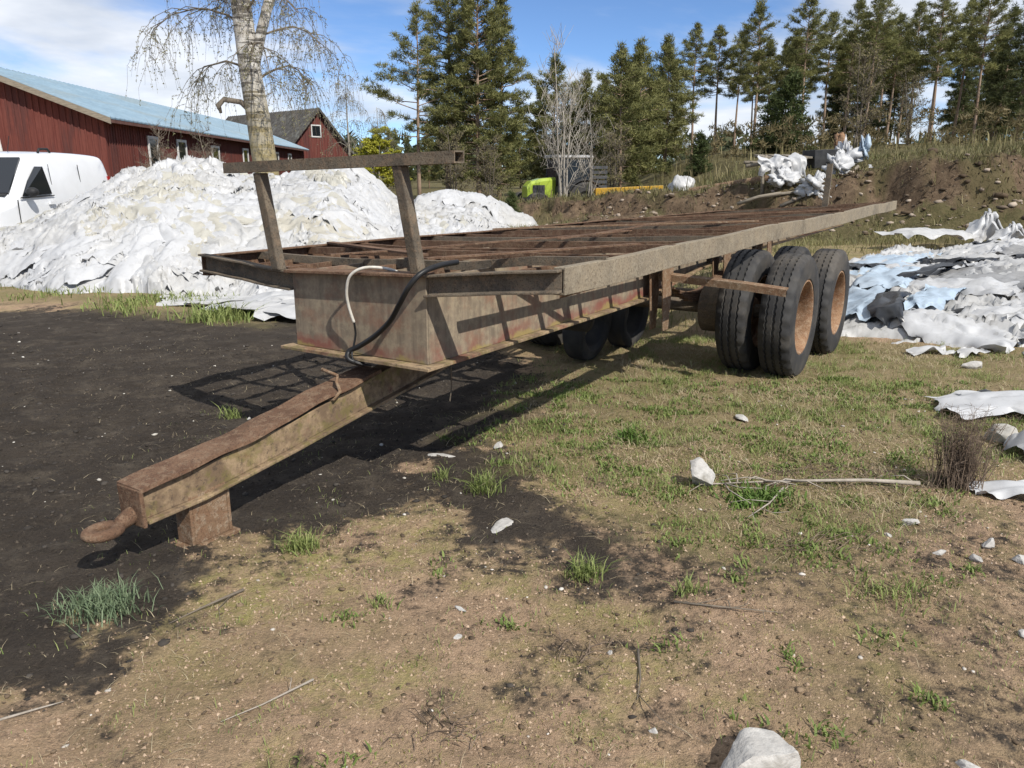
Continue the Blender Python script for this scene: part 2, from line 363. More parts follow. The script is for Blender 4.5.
def masks(x, y):
    wob = .24 * fbm(x * 1.6, y * 1.6, 21, 5, .68)
    d = np.maximum(sdpoly(x, y, DARK), sdpoly(x, y, DARK2)) + wob
    dark = sstep(-.06, .10, d)
    # streaks of black soil spilled over the sandy part
    dark = np.maximum(dark, .75 * sstep(.30, .55, fbm(x * 1.1, y * 1.1, 25, 5, .65)) * sstep(-.9, -.1, d))
    dark = np.maximum(dark, .5 * sstep(.36, .62, fbm(x * 2.4, y * 2.4, 43, 5, .68)) * sstep(-2.2, -.2, d + .9 * fbm(x * .7, y * .7, 44, 2)))
    hum = sdpoly(x, y, [(1.05, 3.5), (.95, 2.7), (1.25, 2.1), (1.5, 1.2), (4.5, 1.2), (4.2, 3.8)]) + 1.5 * wob
    dark = np.maximum(dark, sstep(-.2, .3, hum) * (.22 + .35 * sstep(-.1, .5, fbm(x * 2.2, y * 2.2, 27, 4, .65))))
    g = np.maximum(np.maximum(sdpoly(x, y, GRASS1), sdpoly(x, y, GRASS2)), sdpoly(x, y, GRASS3)) + 1.2 * wob
    grass = sstep(-.25, .35, g)
    ft = bank_t(x, y)
    far = sstep(-2.0, .4, ft)
    return dark, grass, far, ft
def build_ground():
    xs = stepped(-2.6, 3.6, -7, 17, -420, 420); ys = stepped(1.2, 6.6, 0.6, 27, -60, 900)
    X, Y = np.meshgrid(xs, ys); x = X.ravel(); y = Y.ravel()
    z = height(x, y)
    dark, grass, far, ft = masks(x, y)
    V = np.stack([x, y, z], 1); F = grid_faces(len(xs), len(ys))
    turf = np.clip(sstep(3.6, 4.1, ft) + .75 * sstep(.5, 1.5, ft) * sstep(-.05, .35, fbm(x * .9, y * .9, 37, 4, .6)) + .8 * sstep(-2, -.5, ft) * (1 - sstep(.6, 2.2, ft)) * sstep(-.3, .3, fbm(x * .7, y * .7, 35, 3)), 0, 1)
    mz = np.maximum(sdpoly(x, y, [(-1.35, 2.55), (-1.05, 2.45), (-.5, 3.0), (-.1, 2.9), (-.2, 3.3), (-.5, 3.75), (-.75, 3.5), (-1.0, 3.0)]), sdpoly(x, y, [(.05, 4.6), (.1, 3.7), (.5, 3.2), (.95, 3.0), (.9, 3.5), (.6, 4.1)]))
    moss = sstep(-.25, .2, mz + .25 * fbm(x * 1.8, y * 1.8, 28, 4, .6)) * sstep(-.35, .3, fbm(x * 3.5, y * 3.5, 29, 4, .65)) + .7 * sstep(.12, .5, fbm(x * 1.5, y * 1.5, 26, 4, .6))
    col = np.stack([dark, np.maximum(grass, turf), far, np.clip(moss, 0, 1) * (1 - .6 * dark)], 1)
    o = np_obj('ground', V, F, ground_mat(), col, True); o['kind'] = 'structure'
def ground_mat():
    m, t, b = new_mat('soil_and_turf'); v = ocoord(t)
    at = nd(t, 'ShaderNodeAttribute', attribute_name='Col'); s = nd(t, 'ShaderNodeSeparateColor'); t.links.new(at.outputs['Color'], s.inputs[0])
    f1, r1 = noise_fac(t, v, 2.2, 8, .65, .36, .66); f2, r2 = noise_fac(t, v, 11, 8, .7, .38, .64); f3, r3 = noise_fac(t, v, 70, 5, .7, .35, .68)
    f4, r4 = noise_fac(t, v, 1.1, 6, .6, .46, .6); f5, r5 = noise_fac(t, v, 5, 7, .7, .5, .66)
    f8, r8_ = noise_fac(t, v, 210, 3, .7, .32, .68); f9, r9_ = noise_fac(t, v, 420, 2, .6, .35, .65)
    sand = mixc(t, f1, (.56, .365, .22), (.68, .465, .295)); sand = mixc(t, mul(t, f2, .45), sand, (.38, .25, .155)); sand = mixc(t, mul(t, f3, .5), sand, (.68, .475, .315)); sand = mixc(t, mul(t, f8, .45), sand, (.28, .19, .12)); sand = mixc(t, mul(t, f9, .25), sand, (.60, .48, .36))
    f6, r6_ = noise_fac(t, v, 34, 7, .75, .52, .62); f7, r7_ = noise_fac(t, v, 3.3, 8, .75, .5, .6)
    sand = mixc(t, mul(t, f7, .35), sand, (.20, .155, .085)); sand = mixc(t, mul(t, f6, .5), sand, (.14, .10, .07))
    sand = mixc(t, mul(t, f4, .45), sand, (.27, .225, .09)); sand = mixc(t, mul(t, f5, .3), sand, (.14, .105, .07))
    dk = mixc(t, f1, (.039, .032, .026), (.074, .060, .047)); dk = mixc(t, mul(t, f3, .5), dk, (.10, .08, .062)); dk = mixc(t, mul(t, f5, .5), dk, (.17, .14, .105))
    fd, _ = noise_fac(t, v, 16, 6, .75, .35, .65)
    da = nd(t, 'ShaderNodeMath', operation='MULTIPLY_ADD'); t.links.new(fd, da.inputs[0]); da.inputs[1].default_value = 1.8; da.inputs[2].default_value = -.9
    ds = nd(t, 'ShaderNodeMath', operation='ADD', use_clamp=True); t.links.new(s.outputs[0], ds.inputs[0]); 
    dm = mul(t, da.outputs[0], 1.0); edge = nd(t, 'ShaderNodeMath', operation='MULTIPLY'); 
    e1 = nd(t, 'ShaderNodeMath', operation='SUBTRACT'); e1.inputs[0].default_value = 1.0; t.links.new(s.outputs[0], e1.inputs[1])
    e2 = mul(t, mul(t, e1.outputs[0], s.outputs[0]), 4.0); t.links.new(mul(t, dm, e2), ds.inputs[1])
    sand = mixc(t, mul(t, mul(t, at.outputs['Alpha'], fd), .95), sand, mixc(t, f3, (.33, .32, .085), (.44, .40, .15)))
    col = mixc(t, ds.outputs[0], sand, dk)
    gr = mixc(t, f2, (.22, .205, .075), (.36, .295, .145)); gr = mixc(t, mul(t, f7, .7), gr, (.19, .205, .06)); gr = mixc(t, mul(t, f1, .7), gr, (.44, .325, .20)); gr = mixc(t, mul(t, f8, .35), gr, (.10, .08, .05)); 
    gf = mul(t, s.outputs[1], .8); col = mixc(t, gf, col, gr)
    bk = mixc(t, f1, (.105, .072, .046), (.215, .15, .095)); bk = mixc(t, mul(t, f2, .6), bk, (.085, .06, .04)); bk = mixc(t, mul(t, f5, .5), bk, (.30, .22, .14))
    bkg = mixc(t, mul(t, s.outputs[1], .85), bk, mixc(t, f2, (.075, .075, .028), (.15, .125, .06)))
    col = mixc(t, s.outputs[2], col, bkg)
    t.links.new(col, b.inputs['Base Color']); b.inputs['Roughness'].default_value = .95; b.inputs['Specular IOR Level'].default_value = .15
    hsum = nd(t, 'ShaderNodeMath', operation='ADD'); t.links.new(r2, hsum.inputs[0]); h2_ = nd(t, 'ShaderNodeMath', operation='ADD'); t.links.new(mul(t, r3, .6), h2_.inputs[0]); t.links.new(mul(t, r8_, .30), h2_.inputs[1]); t.links.new(h2_.outputs[0], hsum.inputs[1])
    bump(t, b, hsum.outputs[0], 1.0, .045); return m
build_ground()

# ------------------------------------------------------------------ the trailer
M['black_plastic_'] = simple('sooty_black_metal', (.02, .018, .017), (.035, .03, .026), 8, .8, .3, .003)  # near-black metal for the tanks added to deepen the underframe shade
TY = math.radians(32.5); TO = np.array([-.818, 4.155, 0.0])
TU = np.array([math.sin(TY), math.cos(TY), 0]); TR = np.array([math.cos(TY), -math.sin(TY), 0])
TV, TL = 1.243, 9.95
def deck_z(u, v): 
    k = (v + TV) / (2 * TV); return (1.078 - .0125 * u) * (1 - k) + 1.146 * k
def T(u, v, z): p = TO + TU * u + TR * v; return (p[0], p[1], z)          # absolute height
def Td(u, v, w): return T(u, v, deck_z(u, v) + w)                           # height from the deck plane
rt = random.Random(3)
trailer = thing('flatbed_trailer', (TO[0], TO[1], 0), 'long rusty flatbed trailer frame with open deck, tongue resting on the ground', 'trailer')
def wob(u, s, a=.008): return a * float(perlin(np.array([u * .8]), np.array([s * 7.3]), s)[0])
def rail(side):
    mb = MB(); rings = []; h_, fl, th = .122, .06, .011
    for i in range(25):
        u = TL * i / 24; v0 = side * (TV + wob(u, 2 if side > 0 else 5, .018)); dz = wob(u, 9 if side > 0 else 13, .012)
        prof = [(0, 0), (-fl, 0), (-fl, -th), (-th, -th), (-th, -h_ + th), (-fl, -h_ + th), (-fl, -h_), (0, -h_)]
        rings.append([Td(u, v0 + side * a, b + dz) for a, b in prof])
    return mb.sweep(rings)
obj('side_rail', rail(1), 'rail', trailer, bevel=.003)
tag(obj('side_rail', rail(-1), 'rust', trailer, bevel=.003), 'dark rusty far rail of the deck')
# front flange: swept wings each side of the box
def wing(v0, u0, v1, u1, z0, z1):
    mb = MB(); rings = []; h_, fl, th = .105, .055, .012
    for i in range(7):
        k = i / 6; u = u0 + (u1 - u0) * k; v = v0 + (v1 - v0) * k; z = z0 + (z1 - z0) * k + rt.uniform(-.003, .003)
        prof = [(0, 0), (-fl, 0), (-fl, -th), (-th, -th), (-th, -h_ + th), (-fl, -h_ + th), (-fl, -h_), (0, -h_)]
        rings.append([T(u + .055 + a, v, z + b) for a, b in prof])
    return mb.sweep(rings)
obj('front_wing', wing(.555, -.13, 1.228, -.04, 1.083, 1.143), 'rust_grey', trailer, bevel=.003)
obj('front_wing', wing(-.355, -.13, -1.238, -.02, 1.043, 1.078), 'rust_grey', trailer, bevel=.003)
# the box behind the tongue
BV0, BV1 = -.35, .55
def plate(u0, u1, v0, v1, z0, z1):
    return MB().hexa([T(u0, v0, z0), T(u0, v1, z0), T(u1, v1, z0), T(u1, v0, z0), T(u0, v0, z1), T(u0, v1, z1), T(u1, v1, z1), T(u1, v0, z1)])
def zt(v): return 1.036 + (v - BV0) / (BV1 - BV0) * .036
mb = MB().hexa([T(-.10, BV0, .645), T(-.10, BV1, .645), T(-.088, BV1, .645), T(-.088, BV0, .645), T(-.10, BV0, zt(BV0)), T(-.10, BV1, zt(BV1)), T(-.088, BV1, zt(BV1)), T(-.088, BV0, zt(BV0))])
obj('front_plate', mb, 'box', trailer, bevel=.003)
mb = MB().hexa([T(-.152, BV0 - .01, zt(BV0) + .001), T(-.152, BV1 + .01, zt(BV1) + .001), T(-.04, BV1 + .01, zt(BV1) + .001), T(-.04, BV0 - .01, zt(BV0) + .001),
                T(-.152, BV0 - .01, zt(BV0) + .017), T(-.152, BV1 + .01, zt(BV1) + .017), T(-.04, BV1 + .01, zt(BV1) + .017), T(-.04, BV0 - .01, zt(BV0) + .017)])
obj('top_flange', mb, 'rust', trailer, bevel=.003)
US = [-.086, .9, 1.8, 2.5, 3.0, 3.6, 5, 7, 9.7]
ZB = [.645, .642, .642, .645, .70, .76, .79, .80, .80]
def side_plate(v, t):
    mb = MB(); rings = []
    for u, z in zip(US, ZB):
        top = deck_z(u, v) - .062
        rings.append([T(u, v, z), T(u, v + t, z), T(u, v + t, top), T(u, v, top)])
    return mb.sweep(rings)
obj('main_beam', side_plate(BV1 - .012, .012), 'box', trailer, bevel=.002)
obj('main_beam', side_plate(BV0, .012), 'box', trailer, bevel=.002)
def bottom_flange(v0, v1, nm, mat):
    mb = MB(); rings = []
    for u, z in zip(US, ZB):
        uu = -.165 if u < 0 else u
        rings.append([T(uu, v0, z - .018), T(uu, v1, z - .018), T(uu, v1, z - .001), T(uu, v0, z - .001)])
    return obj(nm, mb.sweep(rings), mat, trailer, bevel=.003)
bottom_flange(.44, .602, 'bottom_flange', 'mossy'); bottom_flange(-.41, -.24, 'bottom_flange', 'mossy')
obj('bottom_plate', plate(-.163, .55, -.238, .438, .628, .643), 'mossy', trailer)
for u in (.75, 1.5, 2.3, 3.2, 4.2, 5.2, 6.3, 7.4, 8.5, 9.5):
    obj('frame_crosspiece', plate(u, u + .06, BV0 + .013, BV1 - .013, .86, .95), 'rust', trailer)
# deck cross members: bent angle irons every 0.45 m
def bar_sweep(pts, w_, h_, th=.007, ang=True):
    mb = MB(); rings = []
    for (u, v, w) in pts:
        prof = [(0, 0), (w_, 0), (w_, -th), (th, -th), (th, -h_), (0, -h_)] if ang else [(0, 0), (w_, 0), (w_, -h_), (0, -h_)]
        rings.append([Td(u + a, v, w + b) for a, b in prof])
    return mb.sweep(rings)
k = 0; u = .42
while u < TL - .1:
    if True:
        bow = rt.uniform(-.06, .06); sag = rt.uniform(-.035, .012); sk = rt.uniform(-.05, .05)
        pts = []
        for i in range(7):
            s = i / 6; v = -TV + .013 + (2 * TV - .026) * s
            pts.append((u + sk * (s - .5) + bow * math.sin(math.pi * s), v, -.014 + sag * math.sin(math.pi * s * (1 + .6 * rt.random()))))
        obj('cross_member', bar_sweep(pts, .034, .045), 'rust' if k % 4 else 'rust_grey', trailer)
        if k % 2 == 0:
            for v in (-TV + .02, TV - .06): obj('rail_bracket', MB().hexa([Td(u+.06, v, -.11), Td(u+.06, v+.04, -.11), Td(u+.09, v+.04, -.11), Td(u+.09, v, -.11), Td(u+.06, v, -.013), Td(u+.06, v+.04, -.013), Td(u+.09, v+.04, -.013), Td(u+.09, v, -.013)]), 'rust', trailer)
    u += .44 + rt.uniform(-.03, .03); k += 1
def longi(v0, v1, u0, u1, w, wd, mat, bend=.04):
    mb = MB(); rings = []; n = 14
    for i in range(n):
        s = i / (n - 1); uu = u0 + (u1 - u0) * s; v = v0 + (v1 - v0) * s + bend * perlin(np.array([uu * .7]), np.array([v0 * 9.1]), 3)[0]
        zz = w + bend * .4 * perlin(np.array([uu * .9]), np.array([v0 * 5.1]), 6)[0]
        hh_ = .009 if w > 0 else .03; rings.append([Td(uu, v, zz), Td(uu, v + wd, zz), Td(uu, v + wd, zz - hh_), Td(uu, v, zz - hh_)])
    obj('long_bar', mb.sweep(rings), mat, trailer)
longi(-.62, -.60, .05, 9.8, -.064, .034, 'rust'); longi(-.12, -.08, .0, 9.6, -.066, .03, 'rust'); longi(.22, .25, .1, 9.7, -.066, .03, 'rust')
longi(.80, .84, .05, 9.8, -.064, .034, 'rust'); longi(-.95, -.93, .1, 9.6, -.062, .03, 'rust')
longi(.42, 1.05, .02, 1.15, .022, .05, 'rust', .01); longi(-.35, .35, .15, 2.6, .010, .04, 'rust', .03); longi(.3, .0, 1.6, 4.4, .012, .03, 'rust', .03)
def flat_bar(a, b, w_, h_, mat, nm='deck_strut'):
    (ua, va, wa), (ub, vb, wb) = a, b
    obj(nm, MB().hexa([Td(ua, va, wa - h_), Td(ua + w_, va, wa - h_), Td(ub + w_, vb, wb - h_), Td(ub, vb, wb - h_), Td(ua, va, wa), Td(ua + w_, va, wa), Td(ub + w_, vb, wb), Td(ub, vb, wb)]), mat, trailer)
flat_bar((1.0, -1.2, .012), (.3, .2, .01), .07, .012, 'rust'); flat_bar((3.0, -1.15, .016), (4.1, .9, .012), .06, .012, 'rust_tan'); flat_bar((5.4, -1.1, .016), (6.6, 1.1, .012), .06, .012, 'rust')
# rear edge
mb = MB(); rings = []
for i in range(5):
    v = -TV + .015 + (2 * TV - .03) * i / 4; rings.append([Td(TL - .06, v, -.004), Td(TL, v, -.004), Td(TL, v, -.115), Td(TL - .06, v, -.115)])
obj('rear_beam', mb.sweep(rings), 'rust', trailer)
ux, vx = TL - .08, .22
obj('stake', MB().hexa([Td(ux, vx, -.1), Td(ux, vx + .085, -.1), Td(ux + .06, vx + .085, -.1), Td(ux + .06, vx, -.1), Td(ux - .02, vx + .03, .60), Td(ux - .02, vx + .105, .60), Td(ux + .04, vx + .105, .60), Td(ux + .04, vx + .03, .60)]), 'rust_grey', trailer)
# headboard: two leaning posts and a crossbar (angle / open tube)
def post(v0, v1, zb, ztp, u0=-.14, u1=-.19, w_=.056):
    d = w_
    b = [T(u0, v0, zb), T(u0, v0 + d, zb), T(u0 + d, v0 + d, zb), T(u0 + d, v0, zb), T(u1, v1, ztp), T(u1, v1 + d, ztp), T(u1 + d, v1 + d, ztp), T(u1 + d, v1, ztp)]
    obj('headboard_post', MB().hexa(b), 'rust_grey', trailer, bevel=.006)
post(-.465, -.495, 1.045, 1.545); post(.49, .44, 1.085, 1.578)
def crossbar():
    mb = MB(); va, vb = -.715, .80; za, zb = 1.596, 1.640; o_, t_, h_ = .075, .007, .053
    out = [(0, 0), (o_, 0), (o_, -h_), (0, -h_)]; inn = [(t_, -t_), (o_ - t_, -t_), (o_ - t_, -h_ + t_), (t_, -h_ + t_)]
    R0 = []
    for v, z in ((va, za), (vb, zb)):
        R0.append([T(-.195 + a, v, z + b) for a, b in out]); R0.append([T(-.195 + a, v, z + b) for a, b in inn])
    vs_ = R0[0] + R0[2] + R0[1] + R0[3]; fs = []
    for q in range(4):
        q2 = (q + 1) % 4; fs += [(q, q2, 4 + q2, 4 + q), (8 + q, 12 + q, 12 + q2, 8 + q2), (q, 8 + q, 8 + q2, q2), (4 + q, 4 + q2, 12 + q2, 12 + q)]
    return mb.add(vs_, fs)
obj('headboard_crossbar', crossbar(), 'rust_grey', trailer)
# tongue: lower beam, bent cover plate, end plate, foot, towing eye
def tongue():
    c = .06; secs = ((-1.37, .195, .33), (-1.1, .205, .345), (-.6, .265, .405), (-.1, .335, .49), (.30, .39, .56), (.9, .49, .622))
    for nm, hw0, lo, hi in (('tongue_web', .048, .016, None), ('tongue_flange', .078, 0, .0155)):
        mb = MB(); rings = []
        for u, zl, zh in secs:
            hw = hw0 * (1 + .05 * (u + 1.4)); a = zl + lo; b = zh if hi is None else zl + hi
            rings.append([T(u, c - hw, a), T(u, c + hw, a), T(u, c + hw, b), T(u, c - hw, b)])
        obj(nm, mb.sweep(rings), 'mossy', trailer, bevel=.004)
    mb = MB(); rings = []
    for i in range(26):
        k_ = i / 25; u = -1.39 + 1.42 * k_
        z = .349 + .045 * k_ + .155 * k_ ** 1.3 + .006 * math.sin(k_ * 11) + .003 * math.sin(k_ * 29); hw = .072 + .004 * math.sin(k_ * 17); sh = .004 * math.sin(k_ * 9)
        d = .012
        rings.append([T(u, c + sh - hw, z - d), T(u, c + sh - hw, z - .045), T(u, c + sh - hw - .008, z - .045), T(u, c + sh - hw - .008, z + .004), T(u, c + sh, z + .003), T(u, c + sh + hw, z), T(u, c + sh + hw + .004, z - .016), T(u, c + sh + hw - .003, z - .016), T(u, c + sh + hw - .005, z - d)])
    obj('tongue_cover', mb.sweep(rings), 'rust', trailer, smooth=True, autosm=True)
    obj('tongue_end_plate', MB().hexa([T(-1.392, c - .075, .185), T(-1.392, c + .075, .185), T(-1.374, c + .075, .185), T(-1.374, c - .075, .185), T(-1.396, c - .075, .345), T(-1.396, c + .075, .345), T(-1.378, c + .075, .345), T(-1.378, c - .075, .345)]), 'rust', trailer, bevel=.004)
    # foot: a square stub on a small plate
    f = MB()
    for (a, b, d, e) in ((-1.17, -1.155, c - .05, c + .05), (-.98, -.965, c - .05, c + .05)):
        f.hexa([T(a, d, .012), T(a, e, .012), T(b, e, .012), T(b, d, .012), T(a, d, .235), T(a, e, .235), T(b, e, .235), T(b, d, .235)])
    f.hexa([T(-1.154, c + .036, .012), T(-1.154, c + .049, .012), T(-.981, c + .049, .012), T(-.981, c + .036, .012), T(-1.154, c + .036, .23), T(-1.154, c + .049, .23), T(-.981, c + .049, .25), T(-.981, c + .036, .25)])
    f.hexa([T(-1.154, c - .049, .012), T(-1.154, c - .036, .012), T(-.981, c - .036, .012), T(-.981, c - .049, .012), T(-1.154, c - .049, .23), T(-1.154, c - .036, .23), T(-.981, c - .036, .25), T(-.981, c - .049, .25)])
    f.hexa([T(-1.2, c - .07, -.02), T(-1.2, c + .07, -.02), T(-.94, c + .07, -.02), T(-.94, c - .07, -.02), T(-1.2, c - .07, .011), T(-1.2, c + .07, .011), T(-.94, c + .07, .011), T(-.94, c - .07, .011)])
    obj('foot', f, 'rust_tan', trailer, bevel=.003)
    # eye
    e = MB(); n, m = 28, 10; rings = []
    for i in range(n):
        a = 2 * math.pi * i / n; ring = []
        for j in range(m):
            b = 2 * math.pi * j / m; R_ = .046 + .026 * math.cos(b); ring.append(T(-1.515 + R_ * 1.15 * math.cos(a), c + R_ * math.sin(a), .205 + .022 * math.sin(b)))
        rings.append(ring)
    rings.append(rings[0]); e.sweep(rings, cap=False)
    obj('towing_eye', e, 'rust', trailer, smooth=True)
    obj('eye_shank', MB().tube([T(-1.462, c, .207), T(-1.44, c, .212), T(-1.40, c, .226), T(-1.36, c, .235)], [.024, .030, .036, .036], 10), 'rust', trailer, smooth=True)
tongue()
obj('tongue_clip', MB().tube([T(-.33, .02, .44), T(-.32, .13, .46), T(-.30, .152, .50), T(-.27, .1, .532), T(-.22, .06, .55), T(-.25, -.02, .58)], .009, 6), 'rust_tan', trailer, smooth=True)
# hoses
def hose(nm, pts, r_, mat, par=trailer):
    P = [Vector(p) for p in pts]; out = []
    for i in range(len(P) - 1):
        p0 = P[max(i-1, 0)]; p1 = P[i]; p2 = P[i+1]; p3 = P[min(i+2, len(P)-1)]
        for q in range(6):
            t = q / 6; out.append(.5 * ((2*p1) + (p2-p0)*t + (2*p0-5*p1+4*p2-p3)*t*t + (3*p1-p0-3*p2+p3)*t**3))
    out.append(P[-1]); return obj(nm, MB().tube(out, r_, 8), mat, par, smooth=True)
hose('white_hose', [T(.06, .33, 1.03), T(-.05, .29, 1.085), T(-.15, .22, 1.10), T(-.185, .15, 1.06), T(-.18, .115, .98), T(-.165, .11, .90), T(-.15, .125, .82)], .0075, 'white_hose')
hose('cable', [T(-.15, .125, .825), T(-.14, .122, .76), T(-.15, .115, .70), T(-.172, .12, .655), T(-.175, .15, .62), T(-.12, .2, .6)], .0055, 'black_rubber')
hose('black_hose', [T(.06, .62, 1.13), T(-.06, .605, 1.125), T(-.17, .585, 1.10), T(-.215, .545, 1.04), T(-.20, .47, .95), T(-.17, .38, .855), T(-.15, .26, .765), T(-.15, .15, .70), T(-.17, .10, .672), T(-.19, .115, .635), T(-.14, .17, .605)], .0135, 'black_rubber')
obj('hanging_wire', MB().tube([T(.35, .35, .62), T(.34, .36, .52), T(.345, .355, .40), T(.32, .36, .33)], .0035, 5), 'rust_grey', trailer)
# running gear
def lathe_v(mb, prof, uc, vc, zc, seg, fn=None, close=False):
    """prof: (v, r) list, turned about the transverse axis"""
    rings = []
    for i in range(seg):
        a = 2 * math.pi * i / seg; ring = []
        for j, (v, r_) in enumerate(prof):
            vv, rr = (v, r_) if fn is None else fn(i, j, v, r_)
            p = T(uc + rr * math.cos(a), vc + vv, zc + rr * math.sin(a)); ring.append(p)
        rings.append(ring)
    base = len(mb.v); n = len(prof)
    for r_ in rings: mb.v += [tuple(map(float, p)) for p in r_]
    for i in range(seg):
        i2 = (i + 1) % seg
        for j in range(n - 1): mb.f.append((base+i*n+j, base+i*n+j+1, base+i2*n+j+1, base+i2*n+j))
    return mb
RT = .485
def tyre(uc, vc, zc):
    mb = MB(); hw = .125
    p = [(-.10, .285), (-.118, .30), (-hw, .36), (-hw + .003, .41), (-.118, .452), (-.108, .470), (-.095, RT - .004), (-.064, RT), (-.060, RT - .012), (-.050, RT - .012), (-.046, RT),
         (-.012, RT + .001), (-.008, RT - .012), (.008, RT - .012), (.012, RT + .001), (.046, RT), (.050, RT - .012), (.060, RT - .012), (.064, RT), (.095, RT - .004), (.108, .470), (.118, .452), (hw - .003, .41), (hw, .36), (.118, .30), (.10, .285)]
    n = len(p)
    def fn(i, j, v, r_):
        z_ = .0045 if i % 2 else -.0045
        if 7 <= j <= 18: v = v + z_
        if j in (5, 6, 19, 20) and i % 4 < 2: r_ -= .012
        return v, r_
    lathe_v(mb, p, uc, vc, zc, 112, fn)
    # weight on the tyre: flatten and bulge at the ground
    out = []
    for (x, y, z) in mb.v:
        g = hz0
        if z < g + .012:
            z = g + .012 - (g + .012 - z) * .25
        out.append((x, y, z))
    mb.v = out; return mb
hz0 = 0.0
def rim(uc, vc, zc, s, outer):
    mb = MB()
    if outer: p = [(.10, .29), (.112, .292), (.113, .280), (.10, .268), (.05, .258), (-.03, .250), (-.075, .24), (-.095, .20), (-.10, .13), (-.09, .11), (-.04, .105), (-.03, .09), (-.03, .0)]
    else: p = [(.10, .29), (.112, .292), (.113, .280), (.10, .268), (.03, .255), (.02, .12), (.06, .10), (.06, 0)]
    p = [(v * s, r_) for v, r_ in p]
    return lathe_v(mb, p, uc, vc, zc, 40)
def wheel(nm_u, vc, side, outer):
    global hz0
    p = T(nm_u, vc, 0); hz0 = hz(p[0], p[1]) - .012; zc = hz0 + RT - .012
    w_ = bpy.data.objects.new('wheel', None); link(w_, trailer); ROOTLOC[w_.name] = ROOTLOC[trailer.name]
    obj('tyre', tyre(nm_u, vc, zc), 'tyre', w_, smooth=True, autosm=True)
    obj('rim', rim(nm_u, vc, zc, side, outer), 'rust_orange', w_, smooth=True, autosm=True)
    if outer:
        for q in range(8):
            a = 2 * math.pi * q / 8 + .2; cu, cz = nm_u + .165 * math.cos(a), zc + .165 * math.sin(a)
            obj('wheel_nut', MB().tube([T(cu, vc - side * .105, cz), T(cu, vc - side * .075, cz)], .014, 6), 'rust_orange', w_)
    return zc
for u_ in (3.36, 4.68):
    for side in (1, -1):
        vo = 1.42 if side > 0 else -1.05
        zc = wheel(u_, vo, side, True); wheel(u_, vo - .33 * side, side, False)
    obj('axle', MB().tube([T(u_, -.95, zc), T(u_, 1.3, zc)], .055, 10), 'rust_grey', trailer, smooth=True)
    for va_, vb_ in ((.74, .93), (-.56, -.5)): obj('brake_drum', MB().tube([T(u_, va_, zc), T(u_, vb_, zc)], .2, 20), 'rust_grey', trailer)
for side in (1, -1):
    v = .66 if side > 0 else -.5
    for i in range(5):
        mb = MB(); rings = []; half = .62 - .1 * i
        for u_c in (3.36, 4.68):
            rings = []
            for q in range(9):
                s = -1 + 2 * q / 8; z = .70 - .016 * i - .10 * (1 - (s * half / .62) ** 2); uu = u_c + s * half
                rings.append([T(uu, v - .035, z), T(uu, v + .035, z), T(uu, v + .035, z - .013), T(uu, v - .035, z - .013)])
            obj('leaf_spring', MB().sweep(rings), 'rust', trailer)
    for u_h in (2.55, 3.93, 5.3):
        vb = BV1 if side > 0 else BV0
        hb_ = MB()
        for dv in (-.055, .045):
            hb_.hexa([T(u_h - .05, v + dv, .40 if u_h < 3 else .6), T(u_h - .05, v + dv + .01, .40 if u_h < 3 else .6), T(u_h + .05, v + dv + .01, .40 if u_h < 3 else .6), T(u_h + .05, v + dv, .40 if u_h < 3 else .6),
                      T(u_h - .12, v + dv, .98), T(u_h - .12, v + dv + .01, .98), T(u_h + .12, v + dv + .01, .98), T(u_h + .12, v + dv, .98)])
        obj('spring_hanger', hb_, 'rust_tan', trailer, bevel=.002)
    lo, hi = (.54, .80) if side > 0 else (-.80, -.34)
    obj('outrigger', plate(2.47, 2.63, lo, hi, .985, 1.01), 'rust', trailer)
    # inclined outriggers carrying the rails
    for u_o in (1.2, 2.7, 5.75, 7.4, 9.0):
        vi, vo_ = (BV1, TV - .02) if side > 0 else (BV0, -TV + .02)
        zi = .80 if u_o < 2.6 else .87
        obj('outrigger', MB().hexa([T(u_o, vi, zi), T(u_o + .012, vi, zi), T(u_o + .012, vo_, deck_z(u_o, vo_) - .12), T(u_o, vo_, deck_z(u_o, vo_) - .12),
                                    T(u_o, vi, deck_z(u_o, vi) - .064), T(u_o + .012, vi, deck_z(u_o, vi) - .064), T(u_o + .012, vo_, deck_z(u_o, vo_) - .064), T(u_o, vo_, deck_z(u_o, vo_) - .064)]), 'rust', trailer)
# mudguard bracket: bent angle bar sticking out ahead of the tyres
rings = []
for v, z in ((.58, .815), (.9, .80), (1.25, .785), (1.56, .762)):
    rings.append([T(2.60, v, z), T(2.66, v, z + .01), T(2.66, v, z + .0), T(2.606, v, z - .008), T(2.606, v, z - .05), T(2.60, v, z - .05)])
obj('mudguard_bracket', MB().sweep(rings), 'rust_tan', trailer)
obj('tow_pipe', MB().tube([T(2.7, .62, .93), T(3.2, .64, .97), T(4.2, .66, .985), T(5.4, .66, .99)], .045, 12), 'rust_tan', trailer, smooth=True)

obj('air_tank', MB().tube([T(2.75, -.30, .53), T(2.78, -.30, .53), T(3.0, -.02, .53), T(3.02, .0, .53)], [.03, .13, .13, .03], 16), 'black_plastic_', trailer, smooth=True)  # tank added under the frame to make the shadow there darker
obj('air_tank', MB().tube([T(2.1, -.3, .52), T(2.12, -.28, .52), T(2.12, .28, .52), T(2.1, .3, .52)], [.03, .11, .11, .03], 16), 'black_plastic_', trailer, smooth=True)  # second added tank, also there only to darken the underside

